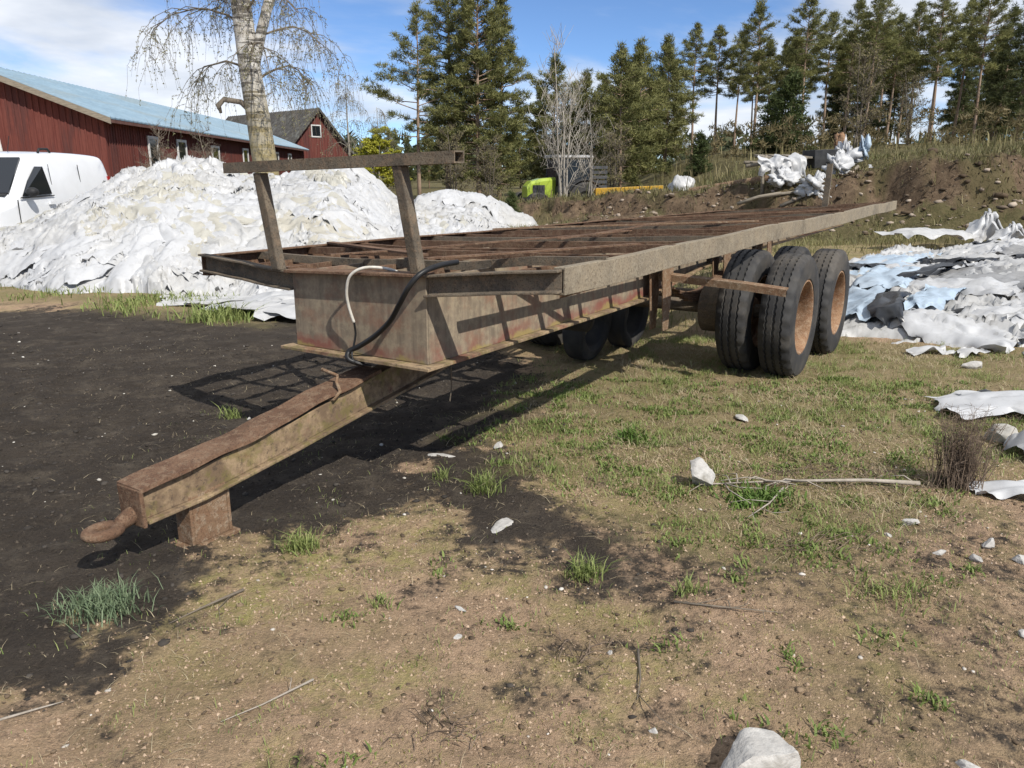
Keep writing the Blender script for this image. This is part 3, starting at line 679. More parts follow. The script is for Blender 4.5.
def spare_tyre(u, v, R_, lean, label):
    p0 = T(u, v, 0); g = hz(p0[0], p0[1]) - .01; prof = [(-.07, R_ * .6), (-.095, R_ * .72), (-.095, R_ * .88), (-.075, R_ * .97), (-.04, R_), (.04, R_), (.075, R_ * .97), (.095, R_ * .88), (.095, R_ * .72), (.07, R_ * .6)]
    mb = MB(); lathe_v(mb, prof + [prof[0]], u, v, g + R_, 40)
    mb.v = [(x + lean * (z - g) * TR[0], y + lean * (z - g) * TR[1], z) for x, y, z in mb.v]
    tag(obj('old_tyre', mb, 'tyre', None, (p0[0], p0[1], g), smooth=True, autosm=True), label, 'tyre')
spare_tyre(2.92, -.16, .30, .10, 'old tyre standing in the shade under the trailer frame, the nearer one')
spare_tyre(3.62, -.10, .31, .06, 'old tyre standing in the shade under the trailer frame, the one nearer the wheels')

# ------------------------------------------------------------------ plastic sheeting
PB_X = [-11, -9.3, -8.2, -7.2, -6.3, -5.2, -3.7, -2.6, -1.5, -.4, .6]
PB_Y = [13.2, 12.4, 11.4, 10.9, 10.4, 10.3, 10.1, 9.9, 9.9, 10.6, 12.2]
CR_X = [-9.6, -9.0, -8.3, -7.4, -6.6, -6.0, -5.4, -4.8, -4.3, -3.8, -3.2, -2.6, -2.2, -1.85, -1.3, -.6, -.1, .35, .7]
CR_Z = [0, .35, .58, .72, 1.12, 1.48, 1.62, 1.66, 1.46, 1.45, 1.60, 1.64, 1.42, 1.05, .90, .86, .62, .3, 0]
def heap_h(x, y):
    yb = np.interp(x, PB_X, PB_Y) + .25 * fbm(x * .9, y * .2, 41, 3)
    yc = np.interp(x, [-9.5, -8.3, -7, -5.5, 1], [12.6, 12.0, 12.4, 13.2, 13.4])
    cz = np.interp(x, CR_X, CR_Z)
    t = (y - yb) / np.maximum(yc - yb, .3)
    up = np.where(t < 0, -.2, .5 * (np.sin(np.clip(t, 0, 1) * math.pi / 2) + np.clip(t, 0, 1)))
    dn = 1 - sstep(0, 1, (y - yc - .3) / 3.2)
    h = cz * np.where(t < 1, up, dn)
    return h
def crumple(x, y, s=0):
    # pockets of film between sharp creases, running mostly across the slope
    wx = x + .22 * fbm(x * 1.5, y * 1.5, 50 + s, 3); wy = y + .22 * fbm(x * 1.5, y * 1.5, 60 + s, 3)
    th = 1.3 * perlin(x * .55, y * .55, 59 + s); c_, s_ = np.cos(th), np.sin(th); p = wx * c_ + wy * s_; q = -wx * s_ + wy * c_
    a = np.abs(perlin(p * 1.3, q * 3.0, 51 + s)); b = np.abs(perlin(p * 3.1 + q, q * 6.0, 54 + s)); c = np.abs(perlin(p * 6.5, q * 12.0 - p * 2, 57 + s)); d = fbm(wx * .8, wy * .9, 58 + s, 2)
    m1 = .35 + .65 * sstep(-.3, .3, perlin(x * .9, y * .9, 63 + s))
    return .15 * d + .24 * (a ** .65 - .4) + m1 * (.12 * (b ** .65 - .4) + .055 * (c ** .7 - .4))
def heap_z(x, y):
    h = heap_h(x, y); k = sstep(-.05, .35, h)
    return h + k * crumple(x, y) * .95
heap = thing('plastic_heap', (-4.5, 12.5, 0), 'long white heap of crumpled plastic sheeting in front of the red barn', 'plastic heap')
def build_mound(parent, x0, x1, y0, y1, step, fn, mat, nm='heap_body'):
    xs = np.arange(x0, x1, step); ys = np.arange(y0, y1, step); X, Y = np.meshgrid(xs, ys); x = X.ravel(); y = Y.ravel()
    z = fn(x, y); g = height(x, y, False)
    F = grid_faces(len(xs), len(ys)); keep = (z > .0)[F].any(1); F = F[keep]
    V = np.stack([x, y, z + g], 1); used = np.unique(F); mp = np.full(len(V), -1); mp[used] = np.arange(len(used))
    return np_obj(nm, V[used], mp[F], mat, None, True, parent, ROOTLOC[parent.name])
build_mound(heap, -9.7, .9, 9.5, 14.4, .024, heap_z, 'pl_white')
build_mound(heap, -9.7, .9, 14.376, 17, .1, heap_z, 'pl_white', 'heap_back')
def flap(parent, cx, cy, ang, sx, sy, base_fn, mat, r, fold=.07, lift=.03, n=22, nm='sheet'):
    """one torn sheet lying over base_fn with folds running along it"""
    nx, ny = n, max(8, int(n * sy / sx * 1.1)); s, t = np.meshgrid(np.linspace(-1, 1, nx), np.linspace(-1, 1, ny)); s = s.ravel(); t = t.ravel()
    sd = r.randrange(1000)
    edge = 1 + .22 * fbm(s * 1.7 + sd, t * 1.7, 71, 3)
    lx = s * sx * edge; ly = t * sy * edge; ca, sa = math.cos(ang), math.sin(ang)
    x = cx + lx * ca - ly * sa; y = cy + lx * sa + ly * ca
    # folds gather along the sheet: rounded ridges of uneven spacing, fanning out from one end
    fan = 1 + .45 * s * r.uniform(-1, 1); wv = .5 * fbm(lx * 1.1 + sd, ly * 1.1, 72, 2)
    ph = ly / fan * r.uniform(8, 17) + 3.4 * wv + lx * r.uniform(-1.5, 1.5)
    tri = np.abs(np.sin(ph * .8)) ** .8 - .6
    amp = .25 + .9 * sstep(-.3, .45, perlin(lx * 1.3 + sd, ly * 1.3, 73))
    f2 = .4 - np.abs(perlin(lx * 2.2 + sd, ly * 4.5, 74))
    rim_ = np.maximum(np.abs(s), np.abs(t)); e_ = sstep(.7, 1.0, rim_); curl = perlin(s * 1.8 + sd, t * 1.8, 76)
    z = base_fn(x, y) + height(x, y, False) + lift + fold * amp * tri + fold * .6 * f2 + e_ * (np.maximum(curl, 0) * .05 + np.minimum(curl, 0) * (lift + .03) * 1.2 - .5 * lift)
    x = x + .6 * fold * perlin(lx * 3 + sd, ly * 5, 77); y = y + .6 * fold * perlin(lx * 5 + sd, ly * 3, 78)
    o = np_obj(nm, np.stack([x, y, z], 1), grid_faces(nx, ny), mat, None, True, parent, ROOTLOC[parent.name] if parent else (cx, cy, 0))
    return o
rp = random.Random(21)
for i in range(120):
    x = rp.uniform(-8.6, .2); yb = np.interp(x, PB_X, PB_Y); y = yb + .15 + (13.9 - yb) * rp.random() ** .9
    if heap_h(np.array([x]), np.array([y]))[0] < .12: continue
    sx = rp.uniform(.3, .95); sy = sx * rp.uniform(.3, .55)
    mat = rp.choices(['pl_white', 'pl_bright', 'pl_cream', 'pl_grey'], [5, 5, .9, .3])[0]
    flap(heap, x, y, rp.gauss(0, .6), sx, sy, lambda a, b: heap_h(a, b) + .55 * crumple(a, b), mat, rp, rp.uniform(.05, .09), rp.uniform(.03, .10), 48)
for i in range(22):
    x = rp.uniform(-8.0, -.6); yb = float(np.interp(x, PB_X, PB_Y)); y = yb + .3 + (12.9 - yb) * rp.random(); sx = rp.uniform(.55, 1.15)
    flap(heap, x, y, rp.choice([0, math.pi / 2]) + rp.gauss(0, .35), sx, sx * rp.uniform(.45, .7), lambda a, b: heap_h(a, b) + .22 * crumple(a, b), 'pl_bright' if i % 4 else 'pl_cream', rp, rp.uniform(.05, .075), rp.uniform(.06, .10), 54)
# the lobe of sheeting that runs out towards the trailer
def flat0(a, b): return 0 * a
for (cx_, cy_, an, sx, sy, m_) in ((-2.65, 8.95, -.45, .8, .42, 'pl_bright'), (-3.4, 9.75, .2, .8, .35, 'pl_white'), (-2.1, 9.2, .3, .8, .55, 'pl_bright'), (-2.9, 9.6, .1, .9, .4, 'pl_white'), (-1.7, 8.7, -.4, .6, .4, 'pl_white')):
    flap(heap, cx_, cy_, an, sx, sy, lambda a, b: .20 * np.exp(-((a + 2.45) ** 2 + (b - 9.25) ** 2) / .6), m_, rp, .05, .03, 40)
# smaller heap farther back beyond the end of the big one
heap2 = thing('plastic_heap', (-1.6, 24, 0), 'small white plastic heap at the foot of the earth bank, behind the big heap', 'plastic heap')
def h2(x, y): 
    e = 1 - ((x + 1.7) / 2.3) ** 2 - ((y - 24) / 2.2) ** 2 + .45 * fbm(x * .9, y * .9, 47, 3); return .8 * np.where(e > 0, np.maximum(e, 0) ** .6, -.3) + .6 * crumple(x, y, 5) * (e > 0)
build_mound(heap2, -5.2, 2.2, 20.8, 27.5, .07, h2, 'pl_white')
for i in range(14): flap(heap2, rp.uniform(-3.2, -.5), rp.uniform(22.5, 24.5), rp.uniform(0, 3), rp.uniform(.4, .8), rp.uniform(.2, .45), lambda a, b: np.maximum(h2(a, b), 0), 'pl_bright', rp, .06, .08, 14)

# sheeting spread out on the right
SPREAD = [(3.35, 7.95), (3.7, 7.5), (4.3, 7.35), (4.75, 7.15), (5.6, 6.9), (8, 7.5), (11.5, 11), (12.2, 14.8), (10.2, 15.6), (7.2, 15.2), (5.4, 13.6), (4.2, 11)]
def spread_h(x, y):
    d = sdpoly(x, y, SPREAD) + .25 * fbm(x * .8, y * .8, 81, 3)
    return np.where(d > 0, 1, 0) * (.12 * sstep(0, .5, d) + .25 * sstep(.3, 2.6, d) * (.75 + .8 * fbm(x * .35, y * .35, 83, 2))) - .15 * (d <= 0)
def spread_z(x, y): h = spread_h(x, y); return h + (h > 0) * crumple(x, y, 3) * .75
spread = thing('plastic_sheeting', (7, 10.5, 0), 'spread of white, pale blue and black plastic sheeting beyond the right-hand tyres', 'plastic sheeting')
build_mound(spread, 2.9, 12.6, 6.6, 16.2, .036, spread_z, 'pl_white', 'sheeting_body')
rs = random.Random(5)
for i in range(105):
    x = rs.uniform(3.4, 11.6); y = rs.uniform(7.1, 15.2)
    if sdpoly(np.array([x]), np.array([y]), SPREAD)[0] < .2: continue
    blue = x < 6.6 and y > 8.2 and x < 3.0 + (y - 7) * .55 + .8
    mat = rs.choices(['pl_blue', 'pl_bright', 'pl_white', 'pl_grey', 'pl_black'], [4, 2.5, 1.5, .3, 1.0] if blue else [.4, 5, 4, .6, 1.6])[0]
    sx = rs.uniform(.35, 1.0); sy = sx * rs.uniform(.3, .7)
    if mat == 'pl_black': sx *= .5; sy *= .5
    flap(spread, x, y, rs.uniform(0, math.pi), sx, sy, lambda a, b: np.maximum(spread_h(a, b) + .3 * crumple(a, b, 3), 0), mat, rs, rs.uniform(.05, .085), rs.uniform(.05, .10), 34)
for (x, y, an, sx, sy) in ((3.95, 8.35, 1.1, .55, .16), (7.2, 9.6, .3, .55, .26), (7.8, 9.3, .8, .5, .3), (7.5, 10.2, .1, .5, .2), (5.3, 10.1, .2, .45, .13), (6.6, 11.6, .1, .45, .14), (7.9, 11.7, -.2, .5, .16), (4.9, 11.2, .7, .5, .13)):
    flap(spread, x, y, an, sx, sy, lambda a, b: np.maximum(spread_h(a, b), 0) + .07, 'pl_black', rs, .07, .08, 24)
for (x, y, an, sx, sy) in ((3.85, 8.9, 1.2, .8, .3), (4.9, 10.4, 1.0, 1.0, .35), (5.6, 12.2, .8, 1.1, .5), (4.6, 8.7, .9, .6, .2)):
    flap(spread, x, y, an, sx, sy, lambda a, b: np.maximum(spread_h(a, b) + .12 * crumple(a, b, 3), 0) + .05, 'pl_blue', rs, .045, .07, 40)
# a stiff fold of sheeting that stands up at the back
def standing_fold(cx_, cy_, h_, wd):
    nx, ny = 22, 26; s, t = np.meshgrid(np.linspace(-1, 1, nx), np.linspace(0, 1, ny)); s = s.ravel(); t = t.ravel()
    bend = np.sin(t * math.pi * .93)
    z = hz(cx_, cy_) + .2 + h_ * bend * (1 - .35 * s * s) + .07 * perlin(s * 4, t * 6, 91) + .03 * perlin(s * 9, t * 11, 94)
    x = cx_ + wd * (s * (.35 + .5 * (1 - bend)) + .5 * (t - .5) * 1.3) + .05 * perlin(s * 4, t * 5, 92); y = cy_ + .10 * np.sin(s * 3.1 + 3 * perlin(t * 2.3, s * 1.4, 93)) + .12 * perlin(s * 2.7, t * 3.3, 98) + .25 * (t - .5)
    return np_obj('sheet', np.stack([x, y, z], 1), grid_faces(nx, ny), 'pl_bright', None, True, spread, ROOTLOC[spread.name])
standing_fold(9.45, 16.2, .55, .5); standing_fold(9.85, 16.0, .32, .45)
flap(spread, 8.2, 16.0, .25, .8, .4, lambda a, b: .25 + 0 * a, 'pl_white', rs, .08, .12, 24)
# loose sheets lying in the grass on the right
def loose_sheet(label, cx_, cy_, an, sx, sy, mat, hgt=.08, fold=.04, n=34, seed=1):
    o = flap(None, cx_, cy_, an, sx, sy, lambda a, b: hgt * np.exp(-(((a - cx_) / sx) ** 2 + ((b - cy_) / sx) ** 2) * 1.2), mat, random.Random(seed), fold, .012, n, 'plastic_sheet')
    return tag(o, label, 'plastic sheet')
loose_sheet('white plastic sheet lying in the grass at the right edge, above the dry weed', 3.42, 5.15, -.05, .52, .24, 'pl_bright', .11, .03, 40, 2)
loose_sheet('twisted white plastic scrap beside the foot of the dry brown weed', 2.52, 3.68, -.25, .2, .085, 'pl_bright', .06, .03, 26, 3)
loose_sheet('flat white plastic scrap in front of the big sheeting, nearest the tyres', 3.78, 7.1, .1, .2, .08, 'pl_white', .05, .03, 22, 4)
loose_sheet('small white plastic scrap in front of the big sheeting, right of the flat scrap', 4.1, 7.0, .1, .13, .06, 'pl_white', .05, .03, 18, 5)
loose_sheet('tiny black and white plastic scrap on top of the white sheet in the grass', 3.42, 5.55, .2, .1, .05, 'pl_black', .06, .03, 16, 6)
loose_sheet('grey weathered plastic lump at the right edge below the white sheet', 3.0, 4.32, .4, .16, .12, 'pl_grey', .14, .04, 22, 7)

# ------------------------------------------------------------------ buildings
M['red_wood'] = simple('falu_red_boards', (.125, .034, .026), (.165, .052, .039), 2.2, .85, .4, .006, third=(.095, .035, .03), stretch=(2.5, 2.5, .35))
M['blue_roof'] = simple('blue_grey_sheet_roof', (.17, .26, .33), (.215, .31, .38), 1.2, .5, .15, .004, metallic=.0, third=(.20, .26, .29), stretch=(.4, .4, 3), spec=.5)
M['old_roof'] = simple('dark_tile_roof', (.055, .05, .045), (.10, .095, .085), 3, .9, .5, .02, third=(.15, .15, .135))
M['white_paint'] = simple('white_paint', (.70, .69, .66), (.58, .57, .53), 6, .6, .1, .002)
M['fascia'] = simple('dark_fascia_wood', (.11, .05, .04), (.17, .09, .07), 5, .8, .2, .003)
def glass_mat(name, c, rough=.06):
    m, t, b = new_mat(name); b.inputs['Base Color'].default_value = (*c, 1); b.inputs['Roughness'].default_value = rough; b.inputs['Specular IOR Level'].default_value = .8; return m
M['dark_glass'] = glass_mat('dark_window_glass', (.012, .014, .017))
BO = np.array([-14.25, 29.3, 0.0]); BA = np.array([-.0802, .9968, 0]); BS = np.array([.9968, .0802, 0])       # along, outwards
def B(a, s, z): p = BO + BA * a + BS * s; return (p[0], p[1], z)
barn = thing('red_barn', tuple(BO), 'long red board barn with blue-grey metal roof behind the white van', 'barn')
BL, BW, EZ, RZ = 41.0, 8.8, 3.42, 5.12
def boards(nm, a0, a1, fn, z_top, step, par, mat):
    """vertical boards with cover strips; fn(t) gives base point and outward offset"""
    mb = MB(); n = int((a1 - a0) / step)
    for i in range(n):
        t0 = a0 + i * step; t1 = t0 + step * .985; zt0, zt1 = z_top(t0), z_top(t1); o = rt.uniform(0, .012)
        p = [fn(t0, -.05, 0), fn(t1, -.05, 0), fn(t1, .0 + o, 0), fn(t0, .0 + o, 0), fn(t0, -.05, zt0), fn(t1, -.05, zt1), fn(t1, .0 + o, zt1), fn(t0, o, zt0)]; mb.hexa(p)
        p = [fn(t1 - .03, .013, 0), fn(t1 + .03, .013, 0), fn(t1 + .03, .035, 0), fn(t1 - .03, .035, 0), fn(t1 - .03, .013, zt1), fn(t1 + .03, .013, zt1), fn(t1 + .03, .035, zt1), fn(t1 - .03, .035, zt1)]; mb.hexa(p)
    return tag(obj(nm, mb, mat, par), kind='stuff')
def gz(s): return EZ - .12 + (RZ - EZ) * (1 - abs(s - BW / 2) / (BW / 2))
boards('gable_boards', 0, BW, lambda t, o, z: B(-o, -t, z), gz, .21, barn, 'red_wood')
boards('side_boards', 0, BL, lambda t, o, z: B(t, o, z), lambda t: EZ - .15, .24, barn, 'red_wood')
obj('inner_walls', MB().hexa([B(.06, -BW, 0), B(.06, -.06, 0), B(BL, -.06, 0), B(BL, -BW, 0), B(.06, -BW, EZ - .2), B(.06, -.06, EZ - .2), B(BL, -.06, EZ - .2), B(BL, -BW, EZ - .2)]), 'fascia', barn)
def roof_slope(par, fn, n_len, pitch, mat, nm='roof'):
    """ribbed sheet: fn(a, k) -> point, k 0 eave .. 1 ridge, plus lift"""
    mb = MB(); rings = []; a = 0
    while a < n_len:
        for da, lf in ((0, 0), (.02, .03), (.05, .03), (.07, 0)):
            rings.append([fn(a + da, 0, lf), fn(a + da, 1, lf), fn(a + da, 1, lf - .05), fn(a + da, 0, lf - .05)])
        a += pitch
    return obj(nm, mb.sweep(rings), mat, par)
def rf(a, k, lf): s = .4 + (-BW / 2 - .4) * k; return B(a - .4, s, EZ - .1 + (RZ - EZ + .19) * k + lf + .05)
def rf2(a, k, lf): s = -BW - .4 + (BW / 2 + .39) * k; return B(a - .4, s, EZ - .1 + (RZ - EZ + .19) * k + lf + .05)
roof_slope(barn, rf, BL + .8, .42, 'blue_roof'); roof_slope(barn, rf2, BL + .8, .42, 'blue_roof')
obj('barge_board', MB().hexa([B(-.44, .42, EZ - .27), B(-.405, .42, EZ - .27), B(-.405, -BW/2, RZ - .08), B(-.44, -BW/2, RZ - .08), B(-.44, .42, EZ - .07), B(-.405, .42, EZ - .07), B(-.405, -BW/2, RZ + .12), B(-.44, -BW/2, RZ + .12)]), 'wood_grey', barn)
obj('eave_board', MB().hexa([B(-.4, .36, EZ - .22), B(BL, .36, EZ - .22), B(BL, .39, EZ - .22), B(-.4, .39, EZ - .22), B(-.4, .36, EZ - .08), B(BL, .36, EZ - .08), B(BL, .39, EZ - .08), B(-.4, .39, EZ - .08)]), 'fascia', barn)
def window(par, F, a, w_, z0, z1):
    fr = MB(); t_ = .11
    for (x0, x1, y0, y1) in ((a, a + w_, z0, z0 + t_), (a, a + w_, z1 - t_, z1), (a, a + t_, z0 + t_, z1 - t_), (a + w_ - t_, a + w_, z0 + t_, z1 - t_)):
        fr.hexa([F(x0, .036, y0), F(x1, .036, y0), F(x1, .09, y0), F(x0, .09, y0), F(x0, .036, y1), F(x1, .036, y1), F(x1, .09, y1), F(x0, .09, y1)])
    o = obj('window', fr, 'white_paint', par)
    obj('pane', MB().hexa([F(a + t_, .04, z0 + t_), F(a + w_ - t_, .04, z0 + t_), F(a + w_ - t_, .055, z0 + t_), F(a + t_, .055, z0 + t_), F(a + t_, .04, z1 - t_), F(a + w_ - t_, .04, z1 - t_), F(a + w_ - t_, .055, z1 - t_), F(a + t_, .055, z1 - t_)]), 'dark_glass', o)
FB = lambda a, o, z: B(a, o, z)
for a, w_, z0, z1 in ((4.0, 1.15, 1.5, 2.95), (7.6, 1.3, 1.75, 2.95), (13.0, 1.4, 1.9, 2.85), (19.5, 1.3, 1.9, 2.9), (28.6, 1.3, 1.7, 2.9), (33.5, 1.3, 1.7, 2.9)): window(barn, FB, a, w_, z0, z1)
plank = obj('white_plank', MB().hexa([(-17.42, 28.6, 0), (-17.30, 28.6, 0), (-17.30, 28.66, 0), (-17.42, 28.66, 0), (-17.95, 29.0, 3.0), (-17.83, 29.0, 3.0), (-17.83, 29.06, 3.0), (-17.95, 29.06, 3.0)]), 'white_paint', None, (-17.4, 28.6, 0), bevel=.004)
tag(plank, 'white plank leaning on the barn gable above the van roof', 'plank')

# second barn: dark roof, gable turned towards the camera
GO = np.array([-18.6, 80.0, 0]); GA = np.array([-.72, .69, 0]); GS = np.array([.69, .72, 0])
def G(a, s, z): p = GO + GA * a + GS * s; return (p[0], p[1], z)
barn2 = thing('gabled_barn', tuple(GO), 'smaller red barn with dark tiled roof and a gable window, behind the birch', 'barn')
GH, GE, GR, GL = 4.0, 3.0, 7.35, 17.0
boards('gable_boards', -GH, GH, lambda t, o, z: G(-o, t, z), lambda s: GE + (GR - GE) * (1 - abs(s) / GH) - .1, .3, barn2, 'red_wood')
obj('side_wall', MB().hexa([G(.06, -GH + .05, 0), G(.06, GH - .05, 0), G(GL, GH - .05, 0), G(GL, -GH + .05, 0), G(.06, -GH + .05, GE - .1), G(.06, GH - .05, GE - .1), G(GL, GH - .05, GE - .1), G(GL, -GH + .05, GE - .1)]), 'red_wood', barn2)
for sgn in (1, -1):
    roof_slope(barn2, lambda a, k, lf: G(a - .5, sgn * ((GH + .5) * (1 - k) + .01), GE - .4 + (GR - GE + .45) * k + lf * 1.5), GL + .8, .45, 'old_roof')
    obj('barge_board', MB().hexa([G(-.54, sgn*(GH + .5), GE - .62), G(-.505, sgn*(GH + .5), GE - .62), G(-.505, sgn*.02, GR - .2), G(-.54, sgn*.02, GR - .2), G(-.54, sgn*(GH + .5), GE - .34), G(-.505, sgn*(GH + .5), GE - .34), G(-.505, sgn*.02, GR + .1), G(-.54, sgn*.02, GR + .1)]), 'old_roof', barn2)
window(barn2, lambda a, o, z: G(-o, a, z), -.7, 1.1, 4.75, 5.9)

# ------------------------------------------------------------------ white van
def car_paint(nm, c):
    m, t, b = new_mat(nm); b.inputs['Base Color'].default_value = (*c, 1); b.inputs['Roughness'].default_value = .32; b.inputs['Coat Weight'].default_value = .6; b.inputs['Coat Roughness'].default_value = .08
    v = ocoord(t); f, r = noise_fac(t, v, 3, 5, .6, .4, .7); t.links.new(mixc(t, mul(t, f, .25), c, tuple(k_ * .75 for k_ in c)), b.inputs['Base Color']); return m
M['van_white'] = car_paint('white_van_paint', (.74, .75, .76)); M['black_plastic'] = simple('black_plastic_trim', (.02, .02, .021), (.03, .03, .03), 8, .6, .1, .001)
VX, VY = -8.78, 12.0; VW = .88
van = thing('white_van', (VX, VY + 2.2, hz(VX, VY + 2)), 'white panel van parked behind the plastic heap at the left edge', 'van')
vz = hz(VX, VY + 2)
def van_body():
    # stations along the length: y, z of bonnet/roof line, half width at sill, belt, roof
    st = [(0.0, .72, .70, .70, .62), (.12, .88, .80, .80, .70), (.55, 1.02, .86, .84, .70), (1.0, 1.10, .88, .86, .70), (1.12, 1.16, .88, .865, .70),
          (1.55, 1.55, .88, .87, .66), (1.85, 1.80, .88, .87, .66), (2.1, 1.865, .88, .875, .67), (2.8, 1.885, .88, .88, .69), (3.6, 1.87, .88, .88, .69), (4.1, 1.85, .87, .87, .69), (4.24, 1.83, .87, .87, .69), (4.29, 1.80, .87, .87, .69), (4.34, 1.72, .865, .865, .70), (4.38, 1.1, .86, .86, .82), (4.385, .5, .86, .86, .84)]
    mb = MB(); rings = []
    for y, zt_, ws, wb, wr in st:
        zb = .24; belt = min(1.12, zt_ - .06); n_ = []
        pts = [(ws - .06, zb), (ws, zb + .12), (wb + .01, .6), (wb, belt), (wb - (wb - wr) * .45, belt + (zt_ - belt) * .55), (wr + .045, zt_ - .085), (wr + .02, zt_ - .03), (wr - .05, zt_ - .008), (wr * .5, zt_), (0, zt_ + .012)]
        loop = pts + [(-a, b) for a, b in reversed(pts[:-1])]
        rings.append([(VX + a, VY + y, vz + b) for a, b in loop])
    return mb.sweep(rings)
vb = obj('body', van_body(), 'van_white', van, smooth=True, autosm=True)
md = vb.modifiers.new('sub', 'SUBSURF'); md.levels = 2; md.render_levels = 2
def vp(pts, nm, mat, th=.012, nrm=(1, 0, 0), par=van):
    mb = MB(); n = len(pts); q = [(VX + a, VY + b, vz + c) for a, b, c in pts]; k_ = Vector(nrm).normalized() * th
    mb.add(q + [(a + k_.x, b + k_.y, c + k_.z) for a, b, c in q], [tuple(range(n)), tuple(range(2*n - 1, n - 1, -1))] + [(i, (i+1) % n, n + (i+1) % n, n + i) for i in range(n)])
    return obj(nm, mb, mat, par)
for sg in (1, -1):
    q = lambda pts: [(sg * a, b, c) for a, b, c in pts]
    vp(q([(.862, 1.28, 1.15), (.872, 2.12, 1.17), (.80, 2.06, 1.62), (.785, 1.86, 1.62), (.82, 1.55, 1.40)]), 'side_window', 'dark_glass', .012, (sg, 0, .25))
    vp(q([(.862, 1.22, 1.12), (.872, 2.18, 1.135), (.872, 2.18, 1.15), (.862, 1.24, 1.14)]), 'window_trim', 'black_plastic', .016, (sg, 0, .2))
    mir = MB(); pm = []
    for i in range(7):
        a = math.pi * i / 6; rr_ = .09 * math.sin(a) ** .6 + .005; y = 1.36 - .085 * math.cos(a)
        pm.append([(VX + sg * (.99 + rr_ * 1.0 * math.cos(b)), VY + y, vz + 1.22 + rr_ * .8 * math.sin(b)) for b in [2 * math.pi * k_ / 10 for k_ in range(10)]])
    obj('mirror', mir.sweep(pm), 'black_plastic', van, smooth=True)
    vp(q([(.885, 2.24, .5), (.885, 2.252, .5), (.80, 2.252, 1.66), (.80, 2.24, 1.66)]), 'door_seam', 'black_plastic', .004, (sg, 0, .1))
    vp(q([(.884, 1.98, 1.0), (.884, 2.16, 1.0), (.884, 2.16, 1.045), (.884, 1.98, 1.045)]), 'handle', 'van_white', .03, (sg, 0, 0))
    obj('roof_rail', MB().tube([(VX + sg * .66, VY + 2.25, vz + 1.855), (VX + sg * .66, VY + 2.3, vz + 1.915), (VX + sg * .66, VY + 2.55, vz + 1.92), (VX + sg * .66, VY + 2.62, vz + 1.865)], .02, 8), 'black_plastic', van, smooth=True)
    vp(q([(.5, .06, .70), (.78, .1, .70), (.80, .22, .86), (.55, .12, .86)]), 'headlight', glass_mat('headlight_glass', (.5, .5, .5)), .03, (0, -1, .2))
    for yy in (.82, 3.55):
        wh = bpy.data.objects.new('wheel', None); link(wh, van); ROOTLOC[wh.name] = ROOTLOC[van.name]
        t_ = MB(); 
        for p0 in (1,):
            rings = []
            for (xx, rr_) in ((.70, .20), (.70, .29), (.72, .315), (.86, .315), (.89, .29), (.89, .20)): rings.append([(VX + sg * xx, VY + yy + rr_ * math.cos(b), vz + .315 + rr_ * math.sin(b)) for b in [2 * math.pi * k_ / 28 for k_ in range(28)]])
            t_.sweep(rings)
        obj('tyre', t_, 'tyre', wh, smooth=True, autosm=True)
        obj('rim', MB().tube([(VX + sg * .885, VY + yy, vz + .315), (VX + sg * .90, VY + yy, vz + .315)], .2, 20), 'pl_grey', wh)
vp([(-.72, 1.17, 1.19), (.72, 1.17, 1.19), (.615, 1.80, 1.75), (-.615, 1.80, 1.75)], 'windshield', 'dark_glass', .03, (0, -.68, .73))
for sg in (1, -1):
    q = lambda pts: [(sg * a, b, c) for a, b, c in pts]
    vp(q([(.892, .95, .52), (.892, 4.2, .52), (.892, 4.2, .62), (.892, .95, .62)]), 'side_moulding', 'black_plastic', .014, (sg, 0, 0))
    vp(q([(.868, 1.12, .5), (.868, 1.132, .5), (.868, 1.132, 1.1), (.868, 1.12, 1.1)]), 'door_seam', 'black_plastic', .012, (sg, 0, .1))
    vp(q([(.888, 3.2, .45), (.888, 3.212, .45), (.80, 3.212, 1.66), (.80, 3.2, 1.66)]), 'door_seam', 'black_plastic', .008, (sg, 0, .1))
    vp(q([(.886, 2.3, .98), (.886, 4.15, .98), (.886, 4.15, 1.0), (.886, 2.3, 1.0)]), 'door_track', 'black_plastic', .006, (sg, 0, 0))
    vp(q([(.86, 4.30, .9), (.86, 4.385, .9), (.80, 4.34, 1.45), (.80, 4.26, 1.45)]), 'tail_light', glass_mat('red_lamp', (.35, .02, .02)), .02, (sg, 0, .1))
vp([(-.7, 1.08, 1.155), (.7, 1.08, 1.155), (.7, 1.17, 1.19), (-.7, 1.17, 1.19)], 'windshield_cowl', 'black_plastic', .02, (0, -.3, .9))
obj('antenna', MB().tube([(VX + .3, VY + 2.0, vz + 1.86), (VX + .3, VY + 2.1, vz + 2.12)], .006, 5), 'black_plastic', van)

